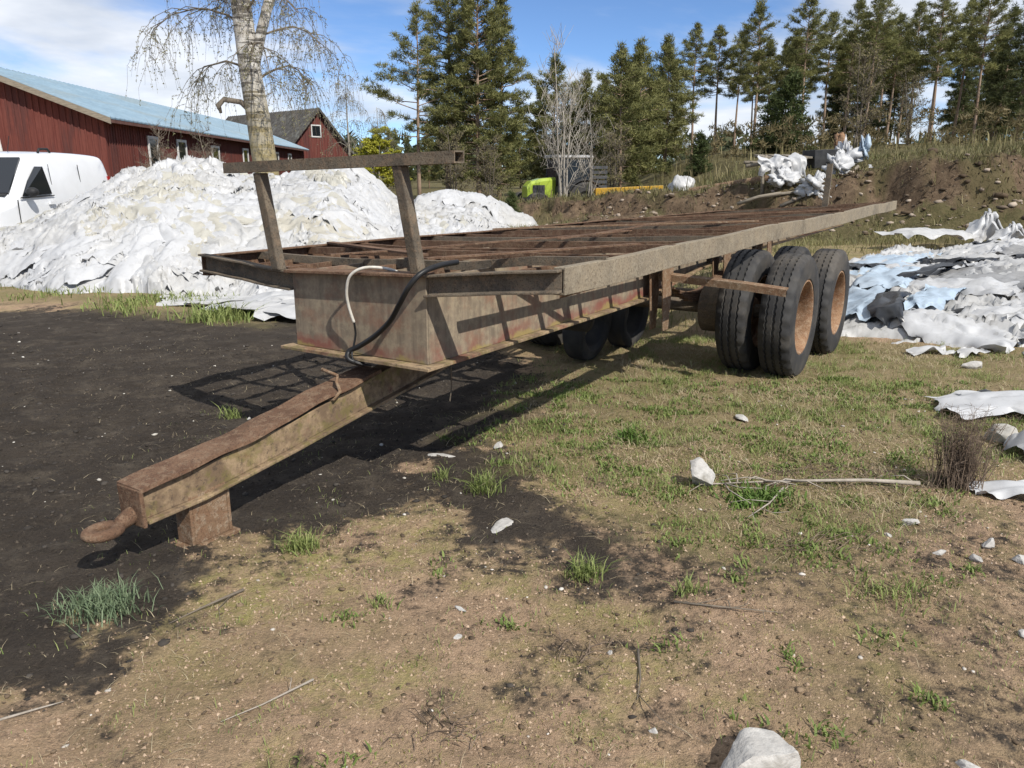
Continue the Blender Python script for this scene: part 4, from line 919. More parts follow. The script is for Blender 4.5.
# ------------------------------------------------------------------ tractor and things behind the bank
M['lime'] = car_paint('lime_green_paint', (.34, .44, .05)); M['yellow'] = car_paint('yellow_machine_paint', (.52, .30, .03)); M['dark_metal'] = simple('dark_machine_metal', (.03, .03, .032), (.06, .06, .06), 5, .6, .2, .003)
M['grey_metal'] = simple('grey_machine_metal', (.07, .073, .076), (.11, .113, .116), 5, .6, .2, .003)
tx, ty_ = 2.15, 37.0; tz = hz(tx, ty_)
tr = thing('tractor', (tx, ty_, tz), 'lime green tractor with dark cab half hidden behind the earth bank', 'tractor')
TA = math.radians(200); tf = np.array([math.cos(TA), math.sin(TA)]); ts = np.array([-math.sin(TA), math.cos(TA)])
def K(a, s, z): return (tx + tf[0] * a + ts[0] * s, ty_ + tf[1] * a + ts[1] * s, tz + z)
def kbox(a0, a1, s0, s1, z0, z1, ta=0, tsd=0):
    return MB().hexa([K(a0, s0, z0), K(a1, s0, z0), K(a1, s1, z0), K(a0, s1, z0), K(a0 + ta, s0 + tsd, z1), K(a1 - ta, s0 + tsd, z1), K(a1 - ta, s1 - tsd, z1), K(a0 + ta, s1 - tsd, z1)])
obj('hood', MB().sweep([[K(a, s * w_, z) for s, z in ((-1, .95), (1, .95), (1, zt_ - .12), (.75, zt_), (-.75, zt_), (-1, zt_ - .12))] for a, zt_, w_ in ((.35, 1.84, .40), (1.0, 1.78, .39), (1.5, 1.66, .37), (1.7, 1.45, .34))]), 'lime', tr, bevel=.02)
obj('grille', kbox(.9, 1.45, -.42, .42, 1.0, 1.5), 'dark_metal', tr)
obj('chassis', kbox(-1.0, 1.9, -.35, .35, .55, .95), 'dark_metal', tr)
M['cab_glass'] = glass_mat('tinted_cab_glass', (.016, .022, .028), .25); M['cab_glass'].node_tree.nodes['Principled BSDF'].inputs['Specular IOR Level'].default_value = .25
for s_ in (-1, 1):
    for a_ in (.38, -1.15): obj('cab_pillar', MB().tube([K(a_, s_ * .74, 1.2), K(a_ - .06 * (1 if a_ > 0 else -1), s_ * .68, 2.66)], .045, 6), 'dark_metal', tr)
    obj('fender', MB().sweep([[K(-.75 + .92 * math.cos(b), s_ * .72, .85 + .92 * math.sin(b)), K(-.75 + .92 * math.cos(b), s_ * 1.18, .85 + .92 * math.sin(b)), K(-.75 + .87 * math.cos(b), s_ * 1.18, .85 + .87 * math.sin(b)), K(-.75 + .87 * math.cos(b), s_ * .72, .85 + .87 * math.sin(b))] for b in [math.pi * (.12 + .76 * k_ / 8) for k_ in range(9)]]), 'dark_metal', tr)
    for a_, R_, wd in ((-.75, .82, .26), (1.45, .6, .2)):
        rings = [[K(a_ + r_ * math.cos(b), s_ * (.95 + o_), R_ + r_ * math.sin(b)) for b in [2 * math.pi * k_ / 26 for k_ in range(26)]] for o_, r_ in ((-wd, R_ * .55), (-wd, R_ * .9), (-wd * .7, R_), (wd * .7, R_), (wd, R_ * .9), (wd, R_ * .55), (wd * .6, R_ * .4))]
        obj('wheel', MB().sweep(rings), 'tyre', tr, smooth=True, autosm=True)
    obj('side_glass', kbox(-1.08, .32, s_ * .70 - .01, s_ * .70 + .01, 1.45, 2.6), 'cab_glass', tr)
obj('front_glass', kbox(.34, .36, -.66, .66, 1.5, 2.6), 'cab_glass', tr); obj('rear_glass', kbox(-1.16, -1.14, -.66, .66, 1.5, 2.6), 'cab_glass', tr)
obj('cab_interior', kbox(-1.05, .22, -.6, .6, 1.45, 2.35, .08, .08), 'dark_metal', tr); obj('cab_base', kbox(-1.15, .4, -.7, .7, .95, 1.45), 'dark_metal', tr); obj('cab_roof', kbox(-1.28, .5, -.8, .8, 2.66, 2.78, .04, .04), 'pl_grey', tr, bevel=.03)
obj('exhaust', MB().tube([K(.42, .62, 1.5), K(.42, .62, 2.55), K(.36, .66, 2.65)], .05, 8), 'dark_metal', tr, smooth=True)
gt = thing('slatted_trailer', (3.7, 39.5, hz(3.7, 39.5)), 'grey slatted farm cart half seen behind the tractor cab', 'cart'); gz0 = hz(3.7, 39.5)
for i in range(7): obj('slat', MB().box(3.2, 4.5, 39.0, 39.04, gz0 + .75 + i * .22, gz0 + .89 + i * .22), 'grey_metal', gt)
for x_ in (3.22, 3.8, 4.4): obj('stake', MB().box(x_, x_ + .06, 39.045, 39.1, gz0 + .5, gz0 + 2.4 - (x_ - 2.6) * .2), 'grey_metal', gt)
obj('cart_bed', MB().box(3.2, 4.5, 39.0, 40.6, gz0 + .5, gz0 + .7), 'grey_metal', gt)
for x_ in (3.4, 4.2): obj('wheel', MB().tube([(x_, 39.1, gz0 + .35), (x_, 39.35, gz0 + .35)], .36, 18), 'tyre', gt)
yl = thing('yellow_implement', (4.8, 34, hz(4.8, 34)), 'low yellow machine frame lying behind the earth bank', 'machine'); yz = .60
obj('frame_beam', MB().hexa([(3.45, 33.9, yz), (6.2, 33.7, yz + .28), (6.2, 34.0, yz + .28), (3.45, 34.2, yz), (3.45, 33.9, yz + .30), (6.2, 33.7, yz + .42), (6.2, 34.0, yz + .42), (3.45, 34.2, yz + .30)]), 'yellow', yl, bevel=.02)
for x_ in (3.6, 4.5, 5.4): obj('leg', MB().box(x_, x_ + .16, 33.95, 34.1, hz(x_, 34) - .05, yz + .12), 'yellow', yl)
obj('cross_beam', MB().box(3.4, 4.6, 34.15, 35.3, yz + .1, yz + .26), 'yellow', yl, bevel=.02)
# wrapped bale
def lumpy(cx_, cy_, cz_, rx, ry, rz_, seed, n=20, amp=.08, flat=None):
    mb = MB(); rings = []
    for i in range(n // 2 + 1):
        th = math.pi * i / (n // 2); ring = []
        for j in range(n):
            ph = 2 * math.pi * j / n; d = (math.sin(th) * math.cos(ph), math.sin(th) * math.sin(ph), math.cos(th))
            a = 1 + amp * float(fbm(np.array([d[0] * 1.7 + d[2] * 1.1 + seed * 3.1]), np.array([d[1] * 1.7 - d[2] * .9 + seed]), 88, 3)[0]) - amp * .8 * abs(float(fbm(np.array([d[0] * 3.7 - d[2] * 2.1 + seed]), np.array([d[1] * 3.3 + d[2] * 3.9]), 89, 3)[0]))
            ring.append((cx_ + rx * a * d[0], cy_ + ry * a * d[1], cz_ + rz_ * a * d[2]))
        rings.append(ring)
    return mb.sweep(rings, cap=False)
bz = hz(5.75, 27.6)
tag(obj('wrapped_bale', lumpy(5.72, 27.6, bz + .12, .42, .42, .42, 3, 30, .22), 'pl_white', None, (5.75, 27.6, bz), smooth=True), 'round white plastic-wrapped bale on top of the bank, right of the yellow machine', 'bale')
pz = hz(6.6, 24.6)
mb = MB(); rings = []
for (x_, y_, z_) in ((5.55, 25.6, hz(5.55, 25.6) + .02), (7.6, 23.9, hz(7.6, 23.9) + .06)):
    for r_ in ((.13, .10) if not rings else (.10, .13)): rings.append([(x_ + .6 * r_ * math.cos(b), y_ + .75 * r_ * math.cos(b), z_ + r_ * math.sin(b)) for b in [2 * math.pi * k_ / 16 for k_ in range(16)]])
rings = [rings[0], rings[3], rings[2], rings[1], rings[0]]
tag(obj('concrete_pipe', mb.sweep(rings, cap=False), 'rust_tan', None, (6.6, 24.8, pz), smooth=True, autosm=True), 'tan concrete pipe lying on top of the bank, right of the bale', 'pipe')
# junk on the bank crest
def crate_box(nm, cx_, cy_, w_, d_, h_, rot, mat, label, cat, tilt=0, zoff=0.0):
    z0 = hz(cx_, cy_) - .03 + zoff; mb = MB(); ca, sa = math.cos(rot), math.sin(rot)
    def P(a, b, c): return (cx_ + a * ca - b * sa, cy_ + a * sa + b * ca, z0 + c + a * tilt)
    t_ = .03; out = [(-w_/2, -d_/2), (w_/2, -d_/2), (w_/2, d_/2), (-w_/2, d_/2)]; k2 = .92
    vo = [P(a * k2, b * k2, 0) for a, b in out]; vt = [P(a, b, h_) for a, b in out]; vi = [P(a - math.copysign(t_, a), b - math.copysign(t_, b), h_) for a, b in out]; vl = [P((a - math.copysign(t_, a)) * k2, (b - math.copysign(t_, b)) * k2, .05) for a, b in out]
    f = [(0, 3, 2, 1)]
    for i in range(4): j = (i + 1) % 4; f += [(i, j, 4 + j, 4 + i), (4 + i, 4 + j, 8 + j, 8 + i), (8 + i, 8 + j, 12 + j, 12 + i)]
    f.append((12, 13, 14, 15)); mb.add(vo + vt + vi + vl, f)
    return tag(obj(nm, mb, mat, None, (cx_, cy_, z0), bevel=.012), label, cat)
crate_box('black_tub', 8.95, 23.6, 1.15, .8, .5, .1, 'dark_metal', 'black open tub on the bank crest among the scrap', 'tub', .04, .12)
rj = random.Random(31)
pile = thing('timber_rack', (7.2, 23.0, hz(7.2, 23)), 'rack of grey timber poles on the bank crest, draped with white plastic', 'timber rack'); zz = hz(7.2, 23.0)
for i, (xa, ya, za, xb, yb_, zb_) in enumerate(((6.5, 23.2, .55, 8.3, 23.6, .60), (6.5, 23.0, .45, 8.2, 23.1, .66), (6.9, 22.7, -.3, 7.0, 22.9, .75), (7.9, 22.8, -.4, 7.85, 22.9, .8), (6.4, 22.3, -.45, 8.2, 22.0, -.15), (7.2, 22.0, -.6, 8.4, 21.9, .05), (8.2, 22.0, -.6, 9.4, 22.5, .45), (6.1, 22.2, -.55, 7.2, 22.0, -.25), (8.9, 22.2, -.5, 9.9, 22.8, .35))):
    obj('pole', MB().tube([(xa, ya, zz + za), ((xa + xb) / 2 + rj.uniform(-.05, .05), (ya + yb_) / 2, zz + (za + zb_) / 2 + rj.uniform(-.05, .05)), (xb, yb_, zz + zb_)], [.05, .045, .04], 7), 'wood_grey', pile, smooth=True)
for i in range(4): obj('plank', MB().hexa([(7.0 + .38 * i, 23.2, zz + .66), (7.25 + .38 * i, 23.2, zz + .66), (7.35 + .38 * i, 24.4, zz + .74), (7.1 + .38 * i, 24.4, zz + .74), (7.0 + .38 * i, 23.2, zz + .71), (7.25 + .38 * i, 23.2, zz + .71), (7.35 + .38 * i, 24.4, zz + .79), (7.1 + .38 * i, 24.4, zz + .79)]), 'wood_grey', pile)
def drape(path_top, drop, nm, label, mat='pl_bright', par=None, ny=14, wid=.22, seed=1):
    """cloth hanging over a line of points"""
    P = [np.array(p) for p in path_top]; nx = 26; ss = np.linspace(0, len(P) - 1, nx); top = []
    for s in ss:
        i = min(int(s), len(P) - 2); top.append(P[i] + (P[i + 1] - P[i]) * (s - i))
    top = np.array(top); V = []
    for j in range(ny):
        t = j / (ny - 1)
        for i in range(nx):
            d = drop[0] + (drop[1] - drop[0]) * i / (nx - 1); d *= 1 + .8 * float(fbm(np.array([i * .28 + seed * 5]), np.array([.3]), 95, 3)[0])
            fold = .05 * math.sin(i * 1.25 + seed + 2 * t) * t + .13 * float(perlin(np.array([i * .5 + seed]), np.array([t * 3]), 96)[0])
            arc = math.sin(min(t * 3, 1) * math.pi / 2)
            V.append((top[i][0] + fold * .6, top[i][1] - wid * arc + .12 * (1 - arc) - fold, top[i][2] + .04 * (1 - t) - d * t ** 1.25))
    o = np_obj(nm, np.array(V), grid_faces(nx, ny), mat, None, True, par, (P[0][0], P[0][1], P[0][2] - drop[0]))
    if label: tag(o, label, 'plastic sheet')
    return o
drape([(6.75, 22.95, zz + .72), (7.1, 22.9, zz + .58), (7.3, 22.85, zz + .74), (7.55, 22.8, zz + .62), (7.8, 22.8, zz + .78), (8.0, 22.8, zz + .66)], (.45, 1.15), 'plastic_sheet', 'white plastic sheet hanging over the grey timber rack on the bank')
drape([(7.82, 22.0, zz + .0), (8.15, 21.9, zz - .22), (8.35, 21.85, zz - .3)], (.22, .35), 'plastic_sheet', 'torn white plastic strip caught on the poles below the rack', seed=3)
drape([(8.25, 21.9, zz - .1), (8.5, 21.9, zz - .02), (8.65, 21.9, zz + .05)], (.5, .35), 'plastic_sheet', 'white plastic tatter hanging between the crossed poles', seed=5)
drape([(9.6, 22.4, zz + .4), (9.75, 22.45, zz + .45)], (.75, .55), 'plastic_sheet', 'narrow white plastic tatter on the right-hand pole of the rack', seed=7)
for (x_, y_, z_, a_, b_, c_, sd_, lab) in ((7.35, 22.3, .12, .35, .22, .22, 11, 'crumpled white plastic lump on the slope just under the draped rack'), (8.05, 21.9, -.05, .42, .22, .26, 12, 'crumpled white plastic lump among the poles, left of the trailer stake'), (8.75, 22.3, .15, .30, .2, .30, 13, 'crumpled white plastic lump right of the trailer stake'), (9.2, 22.9, .2, .35, .22, .22, 15, 'low crumpled white plastic lump under the white bundle')):
    g_ = hz(x_, y_); tag(obj('plastic_lump', lumpy(x_, y_, g_ + z_ + .1, a_, b_, c_, sd_, 34, .85), 'pl_bright', None, (x_, y_, g_), smooth=True), lab, 'plastic lump')
tag(obj('scrap_bag', lumpy(9.5, 24.2, hz(9.5, 24.2) + .72, .17, .14, .30, 9, 28, .6), M['rust_orange'], None, (9.5, 24.2, hz(9.5, 24.2) + .4), smooth=True), 'rusty orange scrap piece sticking up behind the black tub', 'scrap')
tag(obj('scrap_bag', lumpy(9.35, 23.3, hz(9.35, 23.3) + .5, .26, .2, .40, 4, 32, .8), M['pl_bright'], None, (9.35, 23.3, hz(9.35, 23.3) + .1), smooth=True), 'crumpled white plastic bundle just right of the black tub', 'plastic bundle')
tag(obj('scrap_bag', lumpy(10.05, 23.8, hz(10.05, 23.8) + .3, .16, .15, .36, 6, 30, .8), M['pl_blue'], None, (10.05, 23.8, hz(10.05, 23.8)), smooth=True), 'pale blue plastic bundle standing on the crest right of the scrap', 'plastic bundle')

# ------------------------------------------------------------------ trees
def needles(cent, outd, m, ln, wd, r, c0, c1, up=.35):
    """cent (n,3), outd (n,3): m thin triangles around each clump centre"""
    n = len(cent); k_ = n * m
    c = np.repeat(cent, m, 0) + r.normal(0, .45 * ln, (k_, 3)) * np.array([1, 1, .55])
    d = r.normal(0, 1, (k_, 3)); d /= np.linalg.norm(d, axis=1)[:, None]; d = d * .9 + np.repeat(outd, m, 0) * .6; d[:, 2] += up; d /= np.linalg.norm(d, axis=1)[:, None]
    sd = np.cross(d, r.normal(0, 1, (k_, 3))); sd /= np.linalg.norm(sd, axis=1)[:, None] + 1e-6
    l = ln * r.uniform(.6, 1.3, (k_, 1)); w_ = wd * r.uniform(.7, 1.3, (k_, 1))
    V = np.empty((k_, 3, 3)); V[:, 0] = c - sd * w_; V[:, 1] = c + sd * w_; V[:, 2] = c + d * l
    mix = np.clip(np.repeat(r.random(n), m) * .7 + r.random(k_) * .5 - .1, 0, 1)[:, None]
    col = np.array(c0) * (1 - mix) + np.array(c1) * mix
    return V.reshape(-1, 3), np.arange(k_ * 3).reshape(-1, 3), np.repeat(col, 3, 0)
def conifer(seed, Ht, c0f, width, nbr, kind, m=11, ln=.34, wd=.045, cols=((.075, .085, .028), (.285, .275, .105))):
    r = np.random.default_rng(seed); tr_ = MB(); lean = r.normal(0, .012, 2); bendp = r.uniform(0, 6)
    def tp(k_): z = Ht * k_; return np.array([lean[0] * z + .06 * math.sin(bendp + k_ * 5), lean[1] * z + .06 * math.cos(bendp + k_ * 4), z])
    R0 = Ht * .0125
    tr_.tube([tp(k_) - np.array([0, 0, .4 if k_ == 0 else 0]) for k_ in np.linspace(0, .98, 12)], [max(.02, R0 * (1 - .88 * k_)) for k_ in np.linspace(0, .98, 12)], 7)
    cent = []; outd = []
    for i in range(nbr):
        k_ = c0f + (1 - c0f) * ((i + r.random()) / nbr); q = (k_ - c0f) / (1 - c0f)
        if kind == 'pine': wl = width * (.35 + .65 * math.sin(math.pi * min(1, .12 + q * .95)) ** .7) * (1.05 - .72 * q ** 2.2); el = -.12 + .65 * q
        else: wl = width * (1.0 - .93 * q) + .1; el = -.28 + .55 * q
        wl *= r.uniform(.55, 1.2); az = i * 2.399 + r.uniform(-.6, .6)
        d = np.array([math.cos(az), math.sin(az), math.tan(el + r.normal(0, .12))]); d /= np.linalg.norm(d)
        b0 = tp(k_); pts = []
        for s in (0, .35, .7, 1.0):
            pts.append(b0 + d * wl * s + np.array([0, 0, (.10 if kind == 'pine' else .06) * wl * s * s]) + r.normal(0, .05 * wl, 3) * s)
        tr_.tube(pts, [max(.012, R0 * .30 * (1 - .5 * k_)), max(.01, R0 * .2), .012, .006], 4, cap=False)
        nc = max(3, int(wl * (7 if kind == 'pine' else 8)))
        for _ in range(nc):
            s = .30 + .72 * r.random() ** .75 if kind == 'pine' else .12 + .9 * r.random() ** .8
            j = min(int(s * 3), 2); a = pts[j] + (pts[j + 1] - pts[j]) * min(1.2, (s * 3 - j)); sw = np.cross(d, [0, 0, 1]) * r.normal(0, .30) * wl * .5 * s
            cent.append(a + sw + np.array([0, 0, r.normal(.05, .10)])); outd.append(d)
    for _ in range(10): cent.append(tp(1.0) + r.normal(0, .18, 3) - np.array([0, 0, r.uniform(0, .8)])); outd.append(np.array([0, 0, 1.0]))
    V, F, col = needles(np.array(cent), np.array(outd), m, ln, wd, r, *cols)
    tm = mesh_of(tr_, 'trunk', True, M['pine_bark']); cm = np_mesh('crown', V, F, 'foliage', col)
    return tm, cm
def plant(name, meshes, x, y, sc_, rz, label, cat, group, zoff=0.0, names=('trunk', 'crown')):
    z = hz(x, y) + zoff; o = bpy.data.objects.new(name, None); link(o); o.location = (x, y, z); o.scale = (sc_[0], sc_[0], sc_[1]) if isinstance(sc_, tuple) else (sc_,) * 3; o.rotation_euler = (0, 0, rz)
    tag(o, label, cat, group)
    for nm, me in zip(names, meshes):
        c = bpy.data.objects.new(nm, me); link(c, o)
    return o
TALL = [conifer(100 + i, 12.0, c0, w_, nb, 'pine', 26, .27, .023) for i, (c0, w_, nb) in enumerate(((.50, 1.9, 58), (.42, 2.1, 64), (.56, 1.8, 52), (.48, 2.1, 56)))]
BUSHY = [conifer(120 + i, 9.0, c0, w_, nb, 'pine', 26, .27, .024) for i, (c0, w_, nb) in enumerate(((.08, 2.5, 84), (.14, 2.2, 76)))]
DARKS = [conifer(140 + i, 12.0, c0, w_, nb, 'spruce', 26, .28, .026, ((.045, .058, .022), (.16, .17, .068))) for i, (c0, w_, nb) in enumerate(((.10, 2.6, 95), (.2, 2.4, 85)))]
ORD = ['first', 'second', 'third', 'fourth', 'fifth', 'sixth', 'seventh', 'eighth', 'ninth', 'tenth', 'eleventh', 'twelfth', 'thirteenth', 'fourteenth', 'fifteenth', 'sixteenth', 'seventeenth', 'eighteenth', 'nineteenth', 'twentieth', 'twenty-first', 'twenty-second', 'twenty-third', 'twenty-fourth', 'twenty-fifth', 'twenty-sixth', 'twenty-seventh', 'twenty-eighth', 'twenty-ninth', 'thirtieth', 'thirty-first', 'thirty-second', 'thirty-third', 'thirty-fourth', 'thirty-fifth', 'thirty-sixth']
def at_px(px, D, zt_=2.0):                       # ground spot seen under image column px at distance D
    d = D * math.cos(PITCH) - (zt_ - EYE) * math.sin(PITCH); return (px - 512) / 800.0 * d
def top_z(py, D):
    b = (384 - py) / 800.0; return EYE + D * (-math.sin(PITCH) + b * math.cos(PITCH)) / (math.cos(PITCH) + b * math.sin(PITCH))
rr = random.Random(77)
front = [(640, 52, 50, 'b'), (668, 46, 52, 'b'), (694, 33, 55, 't'), (718, 34, 57, 't'), (737, 40, 60, 't'), (757, 10, 54, 't'), (782, 48, 60, 't'), (803, 10, 53, 't'), (826, 28, 58, 't'), (847, 13, 54, 't'), (867, 5, 51, 't'),
         (890, 30, 57, 't'), (912, 18, 54, 't'), (935, 0, 50, 't'), (957, 12, 55, 't'), (978, -4, 51, 't'), (1000, 22, 55, 'd'), (1022, 5, 50, 'd'), (1046, -5, 51, 't')]
for i, (px, py, D, k_) in enumerate(front):
    pool = {'t': TALL, 'b': BUSHY, 'd': DARKS}[k_]; base = 9.0 if k_ == 'b' else 12.0
    py -= 14 if px > 800 else 6; x = at_px(px, D, 6); Hh = top_z(py, D) - hz(x, D); s = Hh / base; me = pool[i % len(pool)]
    plant('pine_tree', me, x, D, (s * rr.uniform(.92, 1.1), s), rr.uniform(0, 6.28), '%s tall conifer from the left along the front of the right-hand wood' % ORD[i], 'tree', 'front row of the wood on the right')
back = sorted([(rr.uniform(625, 700), rr.uniform(50, 75), rr.uniform(60, 70), 'b') for _ in range(4)] + [(rr.uniform(835, 1060), rr.uniform(20, 60), rr.uniform(60, 74), rr.choice('tdd')) for _ in range(26)] + [(rr.uniform(705, 830), rr.uniform(30, 60), rr.uniform(63, 74), 't') for _ in range(5)])
for i, (px, py, D, k_) in enumerate(back):
    pool = {'t': TALL, 'b': BUSHY, 'd': DARKS}[k_]; base = 9.0 if k_ == 'b' else 12.0
    x = at_px(px, D, 6); s = (top_z(py, D) - hz(x, D)) / base
    plant('pine_tree', pool[i % len(pool)], x, D, s, rr.uniform(0, 6.28), '%s conifer from the left in the back row of the right-hand wood' % ORD[i], 'tree', 'back row of the wood on the right')
# the pines left of the middle
mid = [(418, 8, 46, (conifer(201, 11.5, .30, 2.9, 40, 'pine', 30, .26, .020), 11.5), 'slender dark pine with layered open branches, left of the tall pine clump'),
       (447, -45, 49, (conifer(202, 14.5, .14, 2.3, 130, 'pine', 28, .26, .021), 14.5), 'tallest pine in the clump left of the middle, rising out of the picture'),
       (478, -40, 46, (conifer(203, 14, .10, 2.5, 150, 'pine', 28, .26, .022), 14.0), 'dense tall pine in the middle of the clump, left of the bare birch'),
       (500, -5, 48, (conifer(204, 12, .06, 2.1, 125, 'pine', 28, .26, .022), 12.0), 'right-hand pine of the tall clump, next to the bare birch'),
       (553, 60, 52, (BUSHY[0], 9.0), 'bushy pine right behind the bare birch and the tractor cab'),
       (587, 74, 50, (BUSHY[1], 9.0), 'low bushy pine just right of the bare birch'),
       (622, 50, 47, (BUSHY[0], 9.0), 'broad bushy pine above the yellow machine')]
for px, py, D, (me, base), lab in mid:
    x = at_px(px, D, 5); s = (top_z(py, D) - hz(x, D)) / base
    plant('pine_tree', me, x, D, s, rr.uniform(0, 6.28), lab, 'tree', 'pines left of the middle')
# far trees behind the second barn and between
far = [(375, 128, 95, 'd'), (390, 132, 90, 'b'), (408, 138, 92, 'd'), (428, 130, 80, 'b'), (455, 120, 80, 'b'), (520, 110, 75, 'b'), (538, 90, 75, 'd'), (575, 85, 72, 't'), (605, 80, 70, 'b')]
for i, (px, py, D, k_) in enumerate(far):
    pool = {'t': TALL, 'b': BUSHY, 'd': DARKS}[k_]; base = 9.0 if k_ == 'b' else 12.0; x = at_px(px, D, 4)
    plant('pine_tree', pool[i % len(pool)], x, D, (top_z(py, D) - hz(x, D)) / base, rr.uniform(0, 6.28), '%s small distant conifer from the left, seen between the barns and the pine clump' % ORD[i], 'tree', 'distant conifers')

# broadleaf generator: limbs by recursion, twigs as thin tubes, buds / leaves as small faces
def broadleaf(seed, Ht, R0, spread, droop, n_l1, n_l2, n_tw, leaf, lcol, first=.25, tw_len=.8, tw_r=.004, bark=None, stems=1, trunk_pts=None, up=.75, dark_limbs=False, twm='twig'):
    r = random.Random(seed); rn = np.random.default_rng(seed); tr_ = MB(); tw = MB(); lm = MB(); LV = []
    def v3(*a): return np.array(a, float)
    for st in range(stems):
        off = v3(r.uniform(-.25, .25), r.uniform(-.25, .25), 0) * (stems > 1); ln_ = v3(r.uniform(-.14, .14), r.uniform(-.14, .14), 0) * (stems > 1)
        hs = Ht * (1 if st == 0 else r.uniform(.6, .95)); rs_ = R0 * (1 if stems == 1 else r.uniform(.5, .9))
        tp = trunk_pts if trunk_pts else [off + ln_ * hs * k_ + v3(.03 * math.sin(k_ * 7 + seed), .03 * math.cos(k_ * 6), hs * k_ - (.3 if k_ == 0 else 0)) for k_ in np.linspace(0, 1, 9)]
        rad = [rs_ * (1 - (.62 if dark_limbs else .9) * k_) + .008 for k_ in np.linspace(0, 1, len(tp))]; rad[0] *= 1.25
        tr_.tube(tp, rad, 12 if R0 > .1 else 6)
        def on_trunk(k_): f_ = k_ * (len(tp) - 1); i = min(int(f_), len(tp) - 2); return np.array(tp[i]) + (np.array(tp[i+1]) - np.array(tp[i])) * (f_ - i)
        for i in range(n_l1):
            k_ = first + (1 - first) * (i + r.random()) / n_l1; az = i * 2.4 + r.uniform(-.7, .7); l1 = spread * (1.08 - .75 * k_) * r.uniform(.7, 1.2)
            d = v3(math.cos(az), math.sin(az), up * r.uniform(.6, 1.3)); d /= np.linalg.norm(d); b0 = on_trunk(k_); p1 = [b0]
            for s in range(1, 6):
                q = s / 5; p1.append(b0 + d * l1 * q + v3(0, 0, -droop * l1 * q ** 2.4 * .8) + rn.normal(0, .04 * l1, 3) * q)
            lm.tube(p1, [max(.008, R0 * (.15 if dark_limbs else .32) * (1 - k_ * .6) * (1 - .8 * s / 5)) for s in range(6)], 6, cap=False)
            for j in range(n_l2):
                f_ = .25 + .75 * (j + r.random()) / n_l2; s_i = min(int(f_ * 5), 4); a = p1[s_i] + (p1[s_i + 1] - p1[s_i]) * (f_ * 5 - s_i)
                az2 = az + r.uniform(-1.5, 1.5); l2 = l1 * .45 * r.uniform(.6, 1.2); d2 = v3(math.cos(az2), math.sin(az2), up * .6 * r.uniform(-.3, 1.2)); p2 = [a]
                for s in range(1, 4):
                    q = s / 3; p2.append(a + d2 * l2 * q + v3(0, 0, -droop * l2 * q * q * 1.1))
                lm.tube(p2, [max(.005, R0 * (.04 if dark_limbs else .10)), max(.004, R0 * (.025 if dark_limbs else .06)), .004, .003], 4, cap=False)
                for t_ in range(n_tw):
                    q = .2 + .8 * r.random(); s_i = min(int(q * 3), 2); a2 = p2[s_i] + (p2[s_i + 1] - p2[s_i]) * (q * 3 - s_i)
                    az3 = r.uniform(0, 6.28); l3 = tw_len * r.uniform(.5, 1.4); dd = v3(math.cos(az3) * .5, math.sin(az3) * .5, up * .5 * (1 - droop) + .12); pts = [a2]
                    for s in range(1, 5):
                        u_ = s / 4; pts.append(a2 + dd * l3 * u_ * (1 - .45 * u_ * droop) + v3(0, 0, -droop * l3 * u_ ** 1.5) + rn.normal(0, .02, 3))
                    tw.tube(pts, [tw_r, tw_r * .9, tw_r * .8, tw_r * .6, tw_r * .4], 3, cap=False)
                    for q2 in range(leaf[0]):
                        u_ = r.random() * 3.99; s_i = int(u_); LV.append(pts[s_i] + (pts[s_i + 1] - pts[s_i]) * (u_ - s_i))
    for v_, f_ in ((lm.v, lm.f),): tgt = tw if dark_limbs else tr_; tgt.add(v_, f_)
    out = [mesh_of(tr_, 'trunk', True, bark or M['pale_bark']), mesh_of(tw, 'twigs', False, M[twm])]
    if LV:
        LVa = np.array(LV); V, F, col = needles(LVa, np.tile(np.array([[0, 0, -.4]]), (len(LVa), 1)), leaf[1], leaf[2], leaf[2] * .32, rn, *lcol, up=-.2 if droop > .5 else .2)
        out.append(np_mesh('leaves', V, F, 'foliage', col))
    return out
NM3 = ('trunk', 'twigs', 'leaves')
def birch_bark():
    m, t, b = new_mat('birch_bark'); v = ocoord(t, 1, 1, 7); v2 = ocoord(t)
    f, r_ = noise_fac(t, v, 2.2, 6, .65, .51, .56); f2, r2_ = noise_fac(t, v2, 5, 6, .7, .42, .6); f3, _ = noise_fac(t, v2, 14, 5, .7, .5, .62)
    col = mixc(t, f2, (.56, .54, .50), (.36, .33, .28)); col = mixc(t, mul(t, f, .85), col, (.05, .042, .035))
    s = nd(t, 'ShaderNodeSeparateXYZ'); c = t.nodes.new('ShaderNodeTexCoord'); t.links.new(c.outputs['Object'], s.inputs[0])
    a = nd(t, 'ShaderNodeMath', operation='MULTIPLY_ADD'); t.links.new(r2_, a.inputs[0]); a.inputs[1].default_value = 2.6; t.links.new(s.outputs[2], a.inputs[2])
    rg = nd(t, 'ShaderNodeMapRange'); rg.inputs[1].default_value = 4.6; rg.inputs[2].default_value = 3.2; t.links.new(a.outputs[0], rg.inputs[0])
    moss = mixc(t, f3, (.27, .21, .085), (.15, .12, .06)); moss = mixc(t, mul(t, f2, .4), moss, (.36, .32, .22)); col = mixc(t, mul(t, rg.outputs[0], .9), col, moss)
    t.links.new(col, b.inputs['Base Color']); b.inputs['Roughness'].default_value = .9; bump(t, b, r2_, .8, .03); return m
BB = birch_bark()
GREENB = ((.16, .17, .07), (.26, .25, .11))
tpz = [(.03, 0, -.3), (.0, 0, .6), (-.02, 0, 1.6), (-.10, 0, 2.6), (-.17, 0, 3.3), (-.22, 0, 4.1), (-.3, .02, 5.2), (-.35, .05, 6.6), (-.3, .0, 8.0), (-.2, 0, 9.4)]
